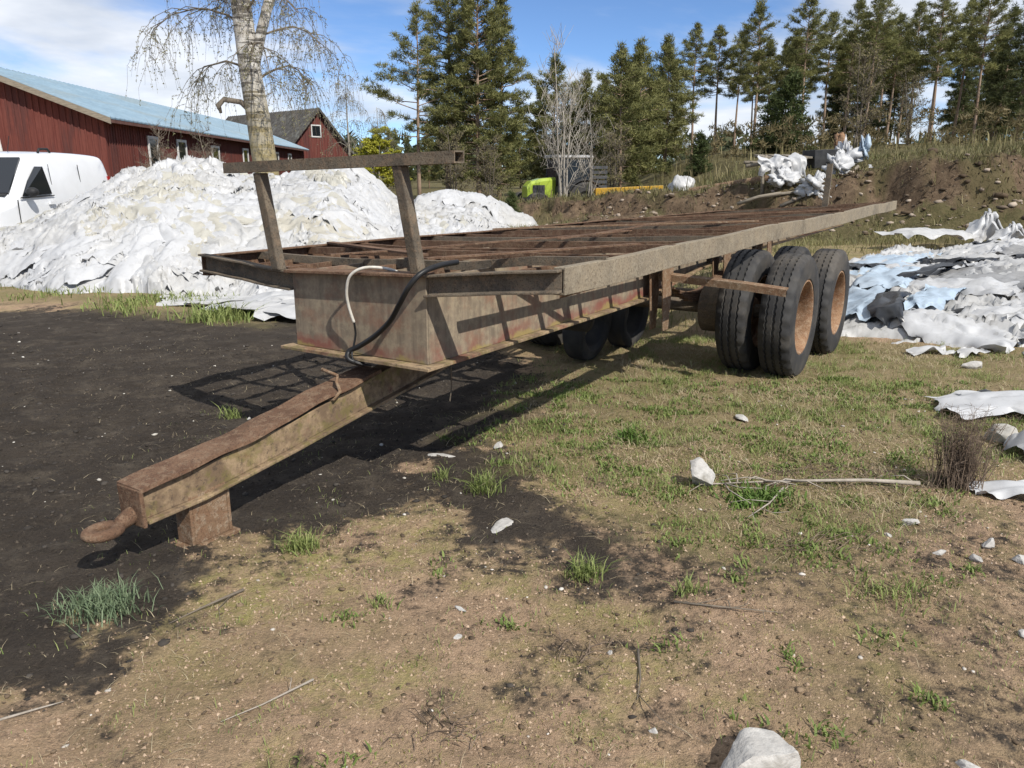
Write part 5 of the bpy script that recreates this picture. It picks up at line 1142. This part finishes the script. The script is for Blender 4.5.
near_birch = broadleaf(301, 9.4, .24, 2.2, .8, 22, 7, 8, (9, 2, .03), ((.16, .16, .08), (.26, .24, .13)), .40, 1.0, .0036, BB, 1, [np.array(p) for p in tpz], .75, True)
nb_ = plant('birch_tree', near_birch, -4.22, 14.3, 1.0, 0, 'big birch with mossy trunk and drooping thin twigs standing behind the white heap', 'tree', None, names=NM3)
fk = MB().tube([(-.14, 0, 3.1), (-.05, -.02, 3.5), (.08, -.02, 3.9), (.27, 0, 4.46), (.5, 0, 5.2), (.8, 0, 6.4), (1.1, 0, 7.6)], [.09, .095, .085, .08, .07, .05, .02], 10)
fko = bpy.data.objects.new('fork', mesh_of(fk, 'fork', True, BB)); link(fko, nb_)
sl = MB().tube([(-.12, 0, 2.55), (-.35, -.05, 2.78), (-.62, -.08, 2.82), (-.72, -.1, 2.72), (-.68, -.1, 2.6)], [.055, .045, .045, .05, .02], 8)
lo_ = bpy.data.objects.new('limb', mesh_of(sl, 'limb', True, M['twig'])); link(lo_, nb_)
M['pale_twig'] = simple('pale_twig', (.40, .36, .31), (.30, .27, .22), 9, .9, .3, .003)
bare = broadleaf(310, 6.4, .075, 2.0, .05, 9, 5, 2, (0, 1, .1), GREENB, .15, .7, .009, M['pale_twig'], 4, None, 1.7, twm='pale_twig')
plant('bare_birch', bare, 1.98, 33, 1.0, 0, 'bare pale young birch rising behind the tractor cab', 'tree', 'bare birches', names=NM3)
plant('bare_birch', broadleaf(311, 4.6, .045, 1.2, .1, 8, 4, 3, (0, 1, .1), GREENB, .2, .5, .006, None, 2, None, 1.5), 3.15, 34, 1.0, 1, 'thin bare birch right of the tractor, above the yellow machine', 'tree', 'bare birches', names=NM3)
wil = broadleaf(320, 9.5, .12, 3.0, .9, 14, 5, 5, (3, 1, .12), ((.20, .19, .10), (.30, .27, .16)), .3, 1.6, .010)
plant('weeping_birch', wil, at_px(348, 72, 5), 72, 1.0, 0, 'pale weeping birch behind the gabled barn', 'tree', None, names=NM3)
plant('weeping_birch', wil, at_px(378, 84, 5), 84, .82, 2, 'smaller pale weeping birch right of the gabled barn', 'tree', None, names=NM3)
yb1 = broadleaf(330, 5.0, .06, 2.2, .3, 12, 6, 4, (7, 3, .16), ((.30, .32, .035), (.46, .42, .06)), .1, .6, .006, None, 3)
plant('willow_bush', yb1, at_px(372, 70, 3), 70, 1.0, 0, 'yellow-green budding bush right of the gabled barn', 'bush', None, names=NM3)
plant('willow_bush', yb1, at_px(392, 76, 3), 76, .7, 1.5, 'low yellow-green bush left of the slender pine', 'bush', None, names=NM3)
plant('willow_bush', yb1, at_px(290, 98, 3), 98, 1.55, 2.5, 'yellow-green tree crown showing above the dark barn roof', 'tree', None, names=NM3)
sap = broadleaf(340, 2.6, .035, 1.0, .1, 8, 5, 3, (0, 1, .1), GREENB, .15, .4, .005, M['twig'], 3, None, 1.2)
plant('bare_shrub', sap, -11.9, 28.2, 1.15, 0, 'bare brown shrub in front of the barn corner', 'shrub', 'bare shrubs', names=NM3)
plant('bare_shrub', sap, -12.3, 33.0, 1.2, 2, 'bare brown shrub beside the first barn window', 'shrub', 'bare shrubs', names=NM3)
sap2 = broadleaf(341, 4.2, .05, 1.3, .15, 9, 5, 4, (2, 1, .1), ((.14, .12, .06), (.22, .19, .09)), .12, .5, .006, M['twig'], 4, None, 1.2)
for i, (px, D, s, lab) in enumerate(((455, 40, .9, 'brown leafless bush at the foot of the tall pine clump'), (490, 38, .8, 'brown leafless bush between the pine clump and the tractor'), (612, 42, .9, 'brown leafless bush right of the tractor'), (855, 36, 1.0, 'tall brown bush on the crest behind the blue bundle'), (905, 40, .8, 'brown bush on the crest at the edge of the wood'))):
    plant('leafless_bush', sap2, at_px(px, D, 2), D, s, i * 1.3, lab, 'bush', 'leafless bushes', names=NM3)
# small spruce saplings in front of the wood and the green bush by the bank
DWARF = conifer(150, 3.0, .04, 1.3, 70, 'spruce', 16, .22, .03, ((.04, .06, .02), (.11, .13, .045)))
for i, (px, D, hh, lab) in enumerate(((785, 44, 3.6, 'young green conifer among the trunks above the draped rack'), (770, 46, 2.8, 'smaller young conifer left of the green one above the rack'), (512, 24.5, 1.0, 'small green bush on the bank left of the tractor'), (700, 40, 1.8, 'young conifer on the bank above the concrete pipe'))):
    x = at_px(px, D, 2); plant('young_conifer', DWARF, x, D, hh / 3.0, i, lab, 'tree', 'young conifers')
# a far-off wood closing the horizon
r5 = np.random.default_rng(55); cen = []; 
for i in range(1500):
    az = r5.uniform(-1.2, 1.5); D = r5.uniform(120, 190); cen.append((D * az, D, r5.uniform(0, 1) ** .8 * r5.uniform(4.5, 8.5) - .5))
V, F, col = needles(np.array(cen), np.tile(np.array([[0, 0, .5]]), (1500, 1)), 30, 1.7, .35, r5, (.04, .055, .03), (.10, .11, .055))
tag(np_obj('far_wood', V, F, 'foliage', col), 'far-off line of woodland on the horizon', 'wood', kind='stuff')

# ------------------------------------------------------------------ ground cover (uncountable)
def blades(x, y, hgt, lean, wd, r, c0, c1, zoff=0.0, flat=0.0):
    n = len(x); z = height(x, y) + zoff; az = r.uniform(0, 2 * math.pi, n); d = np.stack([np.cos(az), np.sin(az)], 1); l = (lean * r.uniform(.3, 1.4, n))[:, None] * hgt[:, None]
    s = np.stack([-d[:, 1], d[:, 0]], 1); tw = r.uniform(-1, 1, n)[:, None]; s = s * np.sqrt(1 - .5 * tw ** 2) + d * .7 * tw
    b = np.stack([x, y], 1); V = np.empty((n, 5, 3)); w_ = (wd * r.uniform(.6, 1.3, n))[:, None]
    V[:, 0, :2] = b - s * w_; V[:, 1, :2] = b + s * w_; V[:, 0, 2] = V[:, 1, 2] = z - .01
    V[:, 2, :2] = b + d * l * .4 - s * w_ * .8; V[:, 3, :2] = b + d * l * .4 + s * w_ * .8; V[:, 2, 2] = V[:, 3, 2] = z + hgt * (1 - flat) * .62
    V[:, 4, :2] = b + d * l; V[:, 4, 2] = z + hgt * (1 - flat) * (1.0 - .25 * r.random(n))
    i = np.arange(n)[:, None] * 5; F = np.concatenate([i + [0, 1, 3], i + [0, 3, 2], i + [2, 3, 4]], 0)
    m = r.random(n)[:, None]; col = np.array(c0) * (1 - m) + np.array(c1) * m
    return V.reshape(-1, 3), F, np.repeat(col, 5, 0)
def join(parts):
    V = []; F = []; Cc = []; n = 0
    for v, f, c in parts: V.append(v); F.append(f + n); Cc.append(c); n += len(v)
    return np.concatenate(V), np.concatenate(F), np.concatenate(Cc)
r6 = np.random.default_rng(66)
GREEN = ((.14, .19, .05), (.30, .33, .12)); YELLOW = ((.27, .265, .085), (.38, .35, .14)); STRAW = ((.36, .29, .18), (.52, .44, .29)); BLUEG = ((.12, .17, .09), (.22, .27, .16))
def scatter(n, x0, x1, y0, y1, dens):
    x = r6.uniform(x0, x1, n); y = r6.uniform(y0, y1, n); k_ = r6.random(n) < dens(x, y); return x[k_], y[k_]
def gmask(x, y): return masks(x, y)[1]
def clumpy(x, y, f, s): return sstep(-.05, .45, fbm(x * f, y * f, s, 4, .6))
parts = []
x, y = scatter(210000, -.4, 7.5, 3.2, 9.5, lambda a, b: gmask(a, b) * (.05 + .95 * sstep(.08, .5, fbm(a * 1.7, b * 1.7, 101, 4, .6)))); parts.append(blades(x, y, r6.uniform(.015, .055, len(x)), 1.1 * np.ones(len(x)), .0017, r6, *GREEN))
x, y = scatter(90000, -.4, 7.5, 3.2, 9.5, lambda a, b: gmask(a, b) * (.15 + .7 * clumpy(a, b, 1.2, 103))); parts.append(blades(x, y, r6.uniform(.02, .07, len(x)), 1.9 * np.ones(len(x)), .0017, r6, *STRAW, .0, .35))
x, y = scatter(30000, -10, -1.8, 8, 12.5, lambda a, b: gmask(a, b) * (.06 + .94 * sstep(.05, .5, fbm(a * .9, b * .9, 105, 3)))); parts.append(blades(x, y, r6.uniform(.03, .13, len(x)), .7 * np.ones(len(x)), .006, r6, *GREEN))
# thin scattered grass, moss and weeds over the sandy part
def sandw(a, b): d, g, f, t = masks(a, b); return (1 - d) * (1 - f)
x, y = scatter(90000, -2.2, 4.2, 1.4, 5.2, lambda a, b: .4 * np.maximum(sandw(a, b), .25) * sstep(.05, .5, fbm(a * 2.1, b * 2.1, 107, 4, .6))); parts.append(blades(x, y, r6.uniform(.006, .03, len(x)), 1.1 * np.ones(len(x)), .0013, r6, *GREEN))
x, y = scatter(60000, -2.2, 4.2, 1.4, 5.2, lambda a, b: .9 * sandw(a, b) * sstep(-.05, .4, fbm(a * 1.4, b * 1.4, 111, 4, .6))); parts.append(blades(x, y, r6.uniform(.003, .010, len(x)), 1.2 * np.ones(len(x)), .0015, r6, *YELLOW))
x, y = scatter(42000, -2.4, 5.0, 1.4, 6.0, lambda a, b: .45 * (1 - .75 * masks(a, b)[0]) * (.2 + clumpy(a, b, .9, 113))); parts.append(blades(x, y, r6.uniform(.012, .045, len(x)), 2.0 * np.ones(len(x)), .0010, r6, *STRAW, .006, .85))
x, y = scatter(9000, -6, .4, 2.5, 9.5, lambda a, b: .5 * masks(a, b)[0] * clumpy(a, b, .8, 115)); parts.append(blades(x, y, r6.uniform(.012, .05, len(x)), 2.0 * np.ones(len(x)), .0013, r6, *STRAW, .006, .85))
# little broad-leaved weeds in rosettes
cx_, cy_ = scatter(1000, -.6, 4, 1.6, 6, lambda a, b: .8 * np.maximum(gmask(a, b), .12 * sandw(a, b)))
k_ = 46; x = np.repeat(cx_, k_) + np.repeat(r6.uniform(.02, .07, len(cx_)), k_) * r6.normal(0, 1, len(cx_) * k_); y = np.repeat(cy_, k_) + np.repeat(r6.uniform(.02, .06, len(cx_)), k_) * r6.normal(0, 1, len(cx_) * k_); parts.append(blades(x, y, r6.uniform(.008, .032, len(x)), 1.2 * np.ones(len(x)), .0042, r6, (.10, .15, .035), (.23, .28, .085)))
tag(np_obj('grass', *[*join(parts)[:2]], 'foliage', join(parts)[2]), 'short green and straw-coloured grass growing through the soil round the trailer', 'grass', kind='stuff')
# rough turf on the bank crest and dry stalks before the wood
parts = []
x, y = scatter(60000, -2, 12.5, 8.2, 22, lambda a, b: gmask(a, b) * (1 - sstep(1, 2, bank_t(a, b))) * (.15 + .85 * sstep(-.1, .45, fbm(a * .9, b * .9, 127, 4, .6)))); parts.append(blades(x, y, r6.uniform(.05, .20, len(x)), .9 * np.ones(len(x)), .006, r6, (.12, .13, .045), (.29, .25, .12)))
def crest(a, b): t = bank_t(a, b); return sstep(3.2, 3.8, t) * (1 - sstep(6, 14, t)) + .4 * sstep(.2, 1.0, t) * sstep(-.05, .35, fbm(a * .9, b * .9, 37, 4, .6)) + .1 * sstep(.2, 1, t)
x, y = scatter(60000, -4, 22, 15, 34, lambda a, b: crest(a, b) * (.3 + .7 * clumpy(a, b, .9, 121))); parts.append(blades(x, y, r6.uniform(.06, .26, len(x)), .8 * np.ones(len(x)), .010, r6, (.10, .11, .04), (.24, .20, .10)))
x, y = scatter(26000, -3, 22, 15, 30, lambda a, b: sstep(2.7, 3.1, bank_t(a, b)) * (1 - sstep(3.7, 4.0, bank_t(a, b)))); parts.append(blades(x, y, -r6.uniform(.03, .16, len(x)), .6 * np.ones(len(x)), .012, r6, (.035, .025, .016), (.10, .07, .04), .16))
x, y = scatter(16000, 6, 34, 22, 52, lambda a, b: .28 * clumpy(a, b, .5, 123) * sstep(8, 14, bank_t(a, b))); parts.append(blades(x, y, r6.uniform(.2, .9, len(x)), .25 * np.ones(len(x)), .022, r6, (.16, .14, .06), (.30, .26, .13)))
x, y = scatter(9000, -12, 8, 26, 46, lambda a, b: .6 * clumpy(a, b, .5, 125) * sstep(4.5, 7, bank_t(a, b))); parts.append(blades(x, y, r6.uniform(.2, .7, len(x)), .4 * np.ones(len(x)), .02, r6, (.10, .11, .04), (.24, .20, .10)))
V, F, col = join(parts); tag(np_obj('bank_turf', V, F, 'foliage', col), 'rough turf and dry stalks on top of the earth bank', 'grass', kind='stuff')
r7 = np.random.default_rng(8); n = 260; xx = r7.uniform(9, 34, n); yy = r7.uniform(33, 49, n); V, F, col = needles(np.stack([xx, yy, height(xx, yy) + r7.uniform(.1, 1.7, n)], 1), np.tile(np.array([[0, 0, .6]]), (n, 1)), 26, .30, .03, r7, (.09, .075, .035), (.20, .16, .08))
tag(np_obj('undergrowth', V, F, 'foliage', col), 'tangled yellowish undergrowth along the edge of the wood', 'undergrowth', kind='stuff')
# gravel, clods and bank stones
ICO_V = None
def pebbles(x, y, rad, r, c0, c1, sink=.35, squash=.65):
    t = (1 + 5 ** .5) / 2; iv = np.array([(-1,t,0),(1,t,0),(-1,-t,0),(1,-t,0),(0,-1,t),(0,1,t),(0,-1,-t),(0,1,-t),(t,0,-1),(t,0,1),(-t,0,-1),(-t,0,1)]) / math.sqrt(1 + t * t)
    jf = np.array([(0,11,5),(0,5,1),(0,1,7),(0,7,10),(0,10,11),(1,5,9),(5,11,4),(11,10,2),(10,7,6),(7,1,8),(3,9,4),(3,4,2),(3,2,6),(3,6,8),(3,8,9),(4,9,5),(2,4,11),(6,2,10),(8,6,7),(9,8,1)])
    n = len(x); sc_ = np.stack([rad * r.uniform(.7, 1.5, n), rad * r.uniform(.6, 1.1, n), rad * r.uniform(.4, .9, n) * squash], 1)
    V = iv[None] * sc_[:, None] * r.uniform(.72, 1.22, (n, 12, 1)); a = r.uniform(0, 6.28, n); ca, sa = np.cos(a)[:, None], np.sin(a)[:, None]
    X = V[..., 0] * ca - V[..., 1] * sa + x[:, None]; Y = V[..., 0] * sa + V[..., 1] * ca + y[:, None]; Z = V[..., 2] + (height(x, y) + sc_[:, 2] * (1 - 2 * sink))[:, None]
    m = r.random(n)[:, None]; col = np.array(c0) * (1 - m) + np.array(c1) * m
    F = (jf[None] + (np.arange(n) * 12)[:, None, None]).reshape(-1, 3)
    return np.stack([X, Y, Z], -1).reshape(-1, 3), F, np.repeat(col, 12, 0)
parts = []
def stony(a, b): return sandw(a, b) * (.15 + .85 * sstep(.0, .5, fbm(a * 1.3, b * 1.3, 131, 3)) + .8 * sstep(1.2, 2.2, a))
x, y = scatter(6500, -2, 4.6, 1.4, 5.5, lambda a, b: .5 * stony(a, b) * (.15 + .85 * sstep(.1, .5, fbm(a * 3, b * 3, 133, 3)))); parts.append(pebbles(x, y, .0035 + .010 * r6.random(len(x)) ** 4, r6, (.34, .30, .25), (.62, .58, .52)))
x, y = scatter(16000, -2.4, 4.6, 1.4, 6, lambda a, b: .7 * sandw(a, b)); parts.append(pebbles(x, y, .004 + .010 * r6.random(len(x)) ** 3, r6, (.07, .05, .033), (.25, .18, .115), .45))
x, y = scatter(3800, -6, 1.0, 2.0, 9, lambda a, b: .8 * masks(a, b)[0]); parts.append(pebbles(x, y, .005 + .016 * r6.random(len(x)) ** 3, r6, (.03, .026, .022), (.07, .06, .05), .45))
x, y = scatter(300, -5, 1, 2.4, 8, lambda a, b: .6 * masks(a, b)[0]); parts.append(pebbles(x, y, .005 + .012 * r6.random(len(x)) ** 3, r6, (.36, .33, .28), (.55, .52, .46)))
x, y = scatter(6000, -2, 18, 16, 26, lambda a, b: (sstep(.6, 1.4, bank_t(a, b)) * (1 - sstep(3.6, 4.2, bank_t(a, b))))); parts.append(pebbles(x, y, .015 + .10 * r6.random(len(x)) ** 5, r6, (.10, .07, .045), (.40, .33, .26), .45, .8))
x, y = scatter(4500, -2, 18, 15, 27, lambda a, b: sstep(2.4, 3.0, bank_t(a, b)) * (1 - sstep(3.6, 4.3, bank_t(a, b))) * .6 + .12 * sstep(.2, 1, bank_t(a, b)) * (1 - sstep(3, 4, bank_t(a, b)))); parts.append(pebbles(x, y, .025 + .11 * r6.random(len(x)) ** 3, r6, (.045, .032, .022), (.12, .085, .052), .35, .9))
def grit(x, y, rad, r, c0, c1):
    n = len(x); ov = np.array([(1, 0, 0), (-.6, .8, 0), (-.5, -.85, 0), (.1, .1, .9)]); V = ov[None] * (rad[:, None, None] * r.uniform(.6, 1.4, (n, 4, 1))); a = r.uniform(0, 6.28, n); ca, sa = np.cos(a)[:, None], np.sin(a)[:, None]
    P = np.stack([V[..., 0] * ca - V[..., 1] * sa + x[:, None], V[..., 0] * sa + V[..., 1] * ca + y[:, None], V[..., 2] + height(x, y)[:, None] - .0006], -1)
    F = (np.array([(0, 1, 3), (1, 2, 3), (2, 0, 3)])[None] + (np.arange(n) * 4)[:, None, None]).reshape(-1, 3); m = r.random(n)[:, None] ** 1.5
    return P.reshape(-1, 3), F, np.repeat(np.array(c0) * (1 - m) + np.array(c1) * m, 4, 0)
x, y = scatter(120000, -2.2, 3.6, 1.5, 4.6, lambda a, b: .75 * sandw(a, b)); parts.append(grit(x, y, .0022 + .006 * r6.random(len(x)) ** 4, r6, (.17, .115, .075), (.50, .37, .26)))
x, y = scatter(60000, -4, .6, 2.0, 7, lambda a, b: .6 * masks(a, b)[0]); parts.append(grit(x, y, .003 + .008 * r6.random(len(x)) ** 4, r6, (.025, .021, .018), (.10, .08, .06)))
V, F, col = join(parts); tag(np_obj('gravel', V, F, 'vcol', col), 'pebbles and clods of soil strewn over the ground and the bank', 'gravel', kind='stuff')

# ------------------------------------------------------------------ single stones, tufts, sticks
def stone(x, y, rx, ry, rz_, seed, label, mat='stone', sink=.3, rot=0.0):
    import bmesh
    bm = bmesh.new(); bmesh.ops.create_icosphere(bm, subdivisions=4, radius=1)
    rs2 = random.Random(seed); cuts = []
    for _ in range(13):
        d = Vector((rs2.gauss(0, 1), rs2.gauss(0, 1), rs2.gauss(0, .8))).normalized(); cuts.append((d, rs2.uniform(.45, .85)))
    for v in bm.verts:
        p = v.co.copy()
        for d, k_ in cuts:
            e = p.dot(d) - k_
            if e > 0: p -= d * e * .98
        nn = float(fbm(np.array([p.x * 2.3 + seed]), np.array([p.y * 2.3 + p.z * 2.9]), 141, 3)[0]); p *= 1 + .06 * nn
        v.co = Vector((p.x * rx, p.y * ry, p.z * rz_))
    me = bpy.data.meshes.new('stone'); bm.to_mesh(me); bm.free(); me.shade_smooth(); me.set_sharp_from_angle(angle=math.radians(28)); me.materials.append(M[mat])
    o = bpy.data.objects.new('stone', me); link(o); o.location = (x, y, hz(x, y) + rz_ * (1 - 2 * sink)); o.rotation_euler = (0, 0, rot)
    return tag(o, label, 'stone', 'loose stones')
stone(.955, 3.80, .095, .085, .085, 12, 'pale grey stone in the grass left of the dry stick', sink=.18)
stone(.655, 1.80, .15, .11, .11, 9, 'large pale stone cut by the bottom edge of the picture', sink=.3)
stone(5.05, 7.35, .30, .25, .25, 14, 'dark grey boulder at the right edge in front of the plastic sheeting', 'concrete', .25)
stone(2.93, 4.55, .10, .09, .08, 17, 'grey stone at the right edge beside the dry weed', 'concrete', .3)
for (x, y, a, b, c, s, lab) in ((-.035, 3.33, .10, .045, .016, 21, 'flat pale concrete chip sunk in the dark soil lobe'), (-.40, 4.27, .085, .04, .018, 22, 'flat pale stone in the trailer shadow, left one'), (-.075, 4.42, .07, .045, .02, 23, 'flat pale stone in the trailer shadow, right one'),
        (1.82, 3.36, .055, .028, .018, 24, 'white pebble right of the stick tip'), (1.66, 3.25, .03, .02, .014, 25, 'small white pebble below the stick tip'), (1.80, 3.07, .04, .018, .02, 26, 'white pebble near the right edge, leftmost of four'), (1.93, 3.02, .035, .025, .03, 27, 'white pebble near the right edge, second of four'),
        (2.06, 3.16, .06, .03, .03, 28, 'long white pebble near the right edge, third of four'), (2.1, 3.0, .045, .04, .03, 29, 'rounded white pebble near the right edge, last of four'), (-.19, 2.44, .022, .015, .012, 30, 'small bluish pebble on the bare sand left of the middle'), (-.19, 2.63, .03, .012, .008, 31, 'thin white chip on the sand above the bluish pebble'),
        (.33, 2.36, .014, .011, .01, 32, 'tiny pinkish pebble on the sand right of the middle'), (1.25, 1.83, .05, .022, .02, 33, 'white pebble in the bottom right corner'), (1.77, 2.45, .035, .02, .015, 34, 'pale pebble at the right edge, low down'), (.41, 1.98, .018, .014, .01, 35, 'white pebble just above the bottom edge, left of the large stone'),
        (-1.7, 4.95, .02, .016, .012, 36, 'small white pebble in the shadow left of the tongue'), (3.9, 6.55, .12, .06, .05, 37, 'pale slab of stone in the grass below the plastic sheeting'), (1.5, 5.0, .09, .05, .025, 38, 'flat tan stone in the grass in front of the tyres')):
    stone(x, y, a, b, c, s, lab, 'stone', .35, s * 1.7)
def tuft(x, y, n, hgt, rad, label, cols=GREEN, wd=.0023, lean=.85, nm='grass_tuft', cat='grass tuft'):
    rt_ = np.random.default_rng(int(abs(x * 1000) + y * 77)); xx = x + rt_.normal(0, rad * .5, n); yy = y + rt_.normal(0, rad * .42, n)
    V, F, col = blades(xx, yy, hgt * rt_.uniform(.25, 1.1, n), lean * rt_.uniform(.4, 1.9, n), wd, rt_, *cols)
    o = np_obj(nm, V, F, 'foliage', col, None, None, (x, y, hz(x, y))); return tag(o, label, cat, 'single grass tufts' if cat == 'grass tuft' else None)
tuft(-1.50, 2.63, 620, .085, .14, 'large blue-green grass tuft at the left edge of the sand', BLUEG, .0021, .8)
tuft(-.90, 3.13, 260, .085, .09, 'green grass tuft on the sand right of the tongue foot')
tuft(-.14, 3.76, 190, .10, .08, 'upright grass tuft in the dark soil lobe')
tuft(-1.83, 4.98, 90, .09, .08, 'green grass tuft on black soil left of the tongue')
tuft(-.37, 3.92, 60, .075, .06, 'small grass tuft left of the upright one in the dark soil')
tuft(.29, 2.87, 190, .085, .07, 'green grass tuft at the lower end of the dark soil lobe')
tuft(.67, 2.72, 90, .06, .06, 'low green tuft on the sand below the pale grey stone')
tuft(1.43, 2.72, 260, .05, .16, 'wide low green tuft on the sand on the right')
tuft(-.49, 2.66, 60, .05, .05, 'small grass tuft on bare sand left of the middle')
tuft(1.19, 3.62, 420, .05, .17, 'dense leafy green weed patch under the dry stick', ((.07, .13, .025), (.15, .22, .05)), .006)
tuft(-3.2, 8.5, 320, .2, .35, 'tall green tuft in front of the sheeting lobe', GREEN, .006)
tuft(.72, 4.55, 150, .06, .10, 'low green clover tuft in front of the trailer shadow', ((.07, .13, .025), (.15, .22, .05)), .006)
# dry weed
rw = random.Random(9)
weed = MB(); wx_, wy_ = 2.26, 3.80; wz = hz(wx_, wy_)
for i in range(260):
    a = rw.uniform(0, 6.28); b_ = (wx_ + rw.gauss(0, .05), wy_ + rw.gauss(0, .04), wz - .01); hh = rw.uniform(.1, .42); sp = rw.uniform(.05, .38) * hh
    e = (b_[0] + math.cos(a) * sp, b_[1] + math.sin(a) * sp, wz + hh); mid_ = ((b_[0] + e[0]) / 2 + rw.gauss(0, .015), (b_[1] + e[1]) / 2 + rw.gauss(0, .015), wz + hh * .55)
    weed.tube([b_, mid_, e], [.0022, .0017, .0008], 3, cap=False)
    for q in range(5):
        s = rw.uniform(.35, 1); p = tuple(mid_[k] + (e[k] - mid_[k]) * s if s > .5 else b_[k] + (mid_[k] - b_[k]) * s * 2 for k in range(3)); a2 = rw.uniform(0, 6.28); l2 = rw.uniform(.02, .07)
        weed.tube([p, (p[0] + math.cos(a2) * l2, p[1] + math.sin(a2) * l2, p[2] + l2 * rw.uniform(-.3, .8))], [.0011, .0005], 3, cap=False)
M['weed'] = simple('dry_brown_weed', (.12, .085, .06), (.20, .15, .11), 20, .9, .1, .001)
tag(obj('dry_weed', weed, 'weed', None, (wx_, wy_, wz)), 'clump of dry brown weed stalks at the right end of the stick', 'weed')
M['stick'] = simple('grey_dry_stick', (.30, .26, .21), (.42, .37, .31), 14, .9, .3, .002)
def stick(pts, r0, label, nm='stick', side=0, seed=1, mat='stick'):
    rq = random.Random(seed); P = [(x, y, hz(x, y) + z) for x, y, z in pts]; n = len(P); mb = MB().tube(P, [r0 * (1 - .75 * i / (n - 1)) for i in range(n)], 6)
    for _ in range(side):
        i = rq.randrange(n - 1); t = rq.random(); p = [P[i][k] + (P[i+1][k] - P[i][k]) * t for k in range(3)]; a = rq.uniform(0, 6.28); l = rq.uniform(.08, .3)
        mb.tube([p, (p[0] + math.cos(a) * l * .5, p[1] + math.sin(a) * l * .5, p[2] + rq.uniform(-.005, .03)), (p[0] + math.cos(a + .3) * l, p[1] + math.sin(a + .3) * l, max(p[2] - .01, p[2] + rq.uniform(-.03, .02)))], [r0 * .4, r0 * .3, r0 * .12], 4)
    return tag(obj(nm, mb, mat, None, P[0], smooth=True), label, 'stick', 'sticks on the ground')
stick([(2.06, 3.78, .03), (1.8, 3.80, .03), (1.5, 3.78, .028), (1.25, 3.80, .02), (1.03, 3.78, .012)], .012, 'long pale dry branch lying on the grass, pointing at the dry weed', 'dry_branch', 12, 2)
stick([(1.35, 3.72, .02), (1.22, 3.52, .03), (1.08, 3.38, .015)], .006, 'thin forked twig lying across below the long dry branch', side=4, seed=3)
stick([(-1.02, 2.74, .01), (-1.13, 2.62, .012), (-1.22, 2.53, .008)], .006, 'short dark twig on the sand right of the large tuft', side=1, seed=4, mat='twig')
stick([(.42, 2.35, .012), (.405, 2.2, .016), (.38, 2.1, .01)], .005, 'short dark twig standing out on the sand right of the middle', side=1, seed=5, mat='twig')
stick([(-.62, 2.18, .006), (-.75, 2.08, .01), (-.84, 1.98, .006)], .004, 'straw-coloured stalk on the sand near the bottom edge', side=1, seed=6)
stick([(-1.55, 1.98, .006), (-1.42, 2.06, .01), (-1.36, 2.10, .006)], .005, 'pale stick in the bottom left corner', side=0, seed=7)
stick([(.60, 2.66, .01), (.78, 2.62, .015), (.98, 2.6, .01)], .005, 'crooked dark twig left of the wide low tuft', side=5, seed=8, mat='twig')
for i, (x, y, lab) in enumerate(((-.18, 1.95, 'tangle of dry twigs near the bottom edge left of the middle'), (.23, 2.33, 'small nest of dark dry twigs on the sand'), (1.7, 3.9, 'heap of dry brush left of the weed'), (1.3, 3.15, 'scatter of thin dry twigs below the long branch'))):
    mb = MB(); rq = random.Random(i + 40); big = .13 if i == 2 else .06
    for _ in range(26 if i != 2 else 120):
        a = rq.uniform(0, 6.28); l = rq.uniform(.03, .12) * (2 if i > 1 else 1); px, py = x + rq.gauss(0, big * (1.6 if i > 1 else 1)), y + rq.gauss(0, big * .7); z = hz(px, py)
        mb.tube([(px, py, z + rq.uniform(0, .012)), (px + math.cos(a) * l * .5, py + math.sin(a) * l * .5, z + rq.uniform(.008, .035)), (px + math.cos(a) * l, py + math.sin(a) * l, z + rq.uniform(0, .02))], [.0018, .0016, .0008], 3, cap=False)
    tag(obj('twig_heap', mb, 'weed', None, (x, y, hz(x, y))), lab, 'twigs', None, 'stuff')
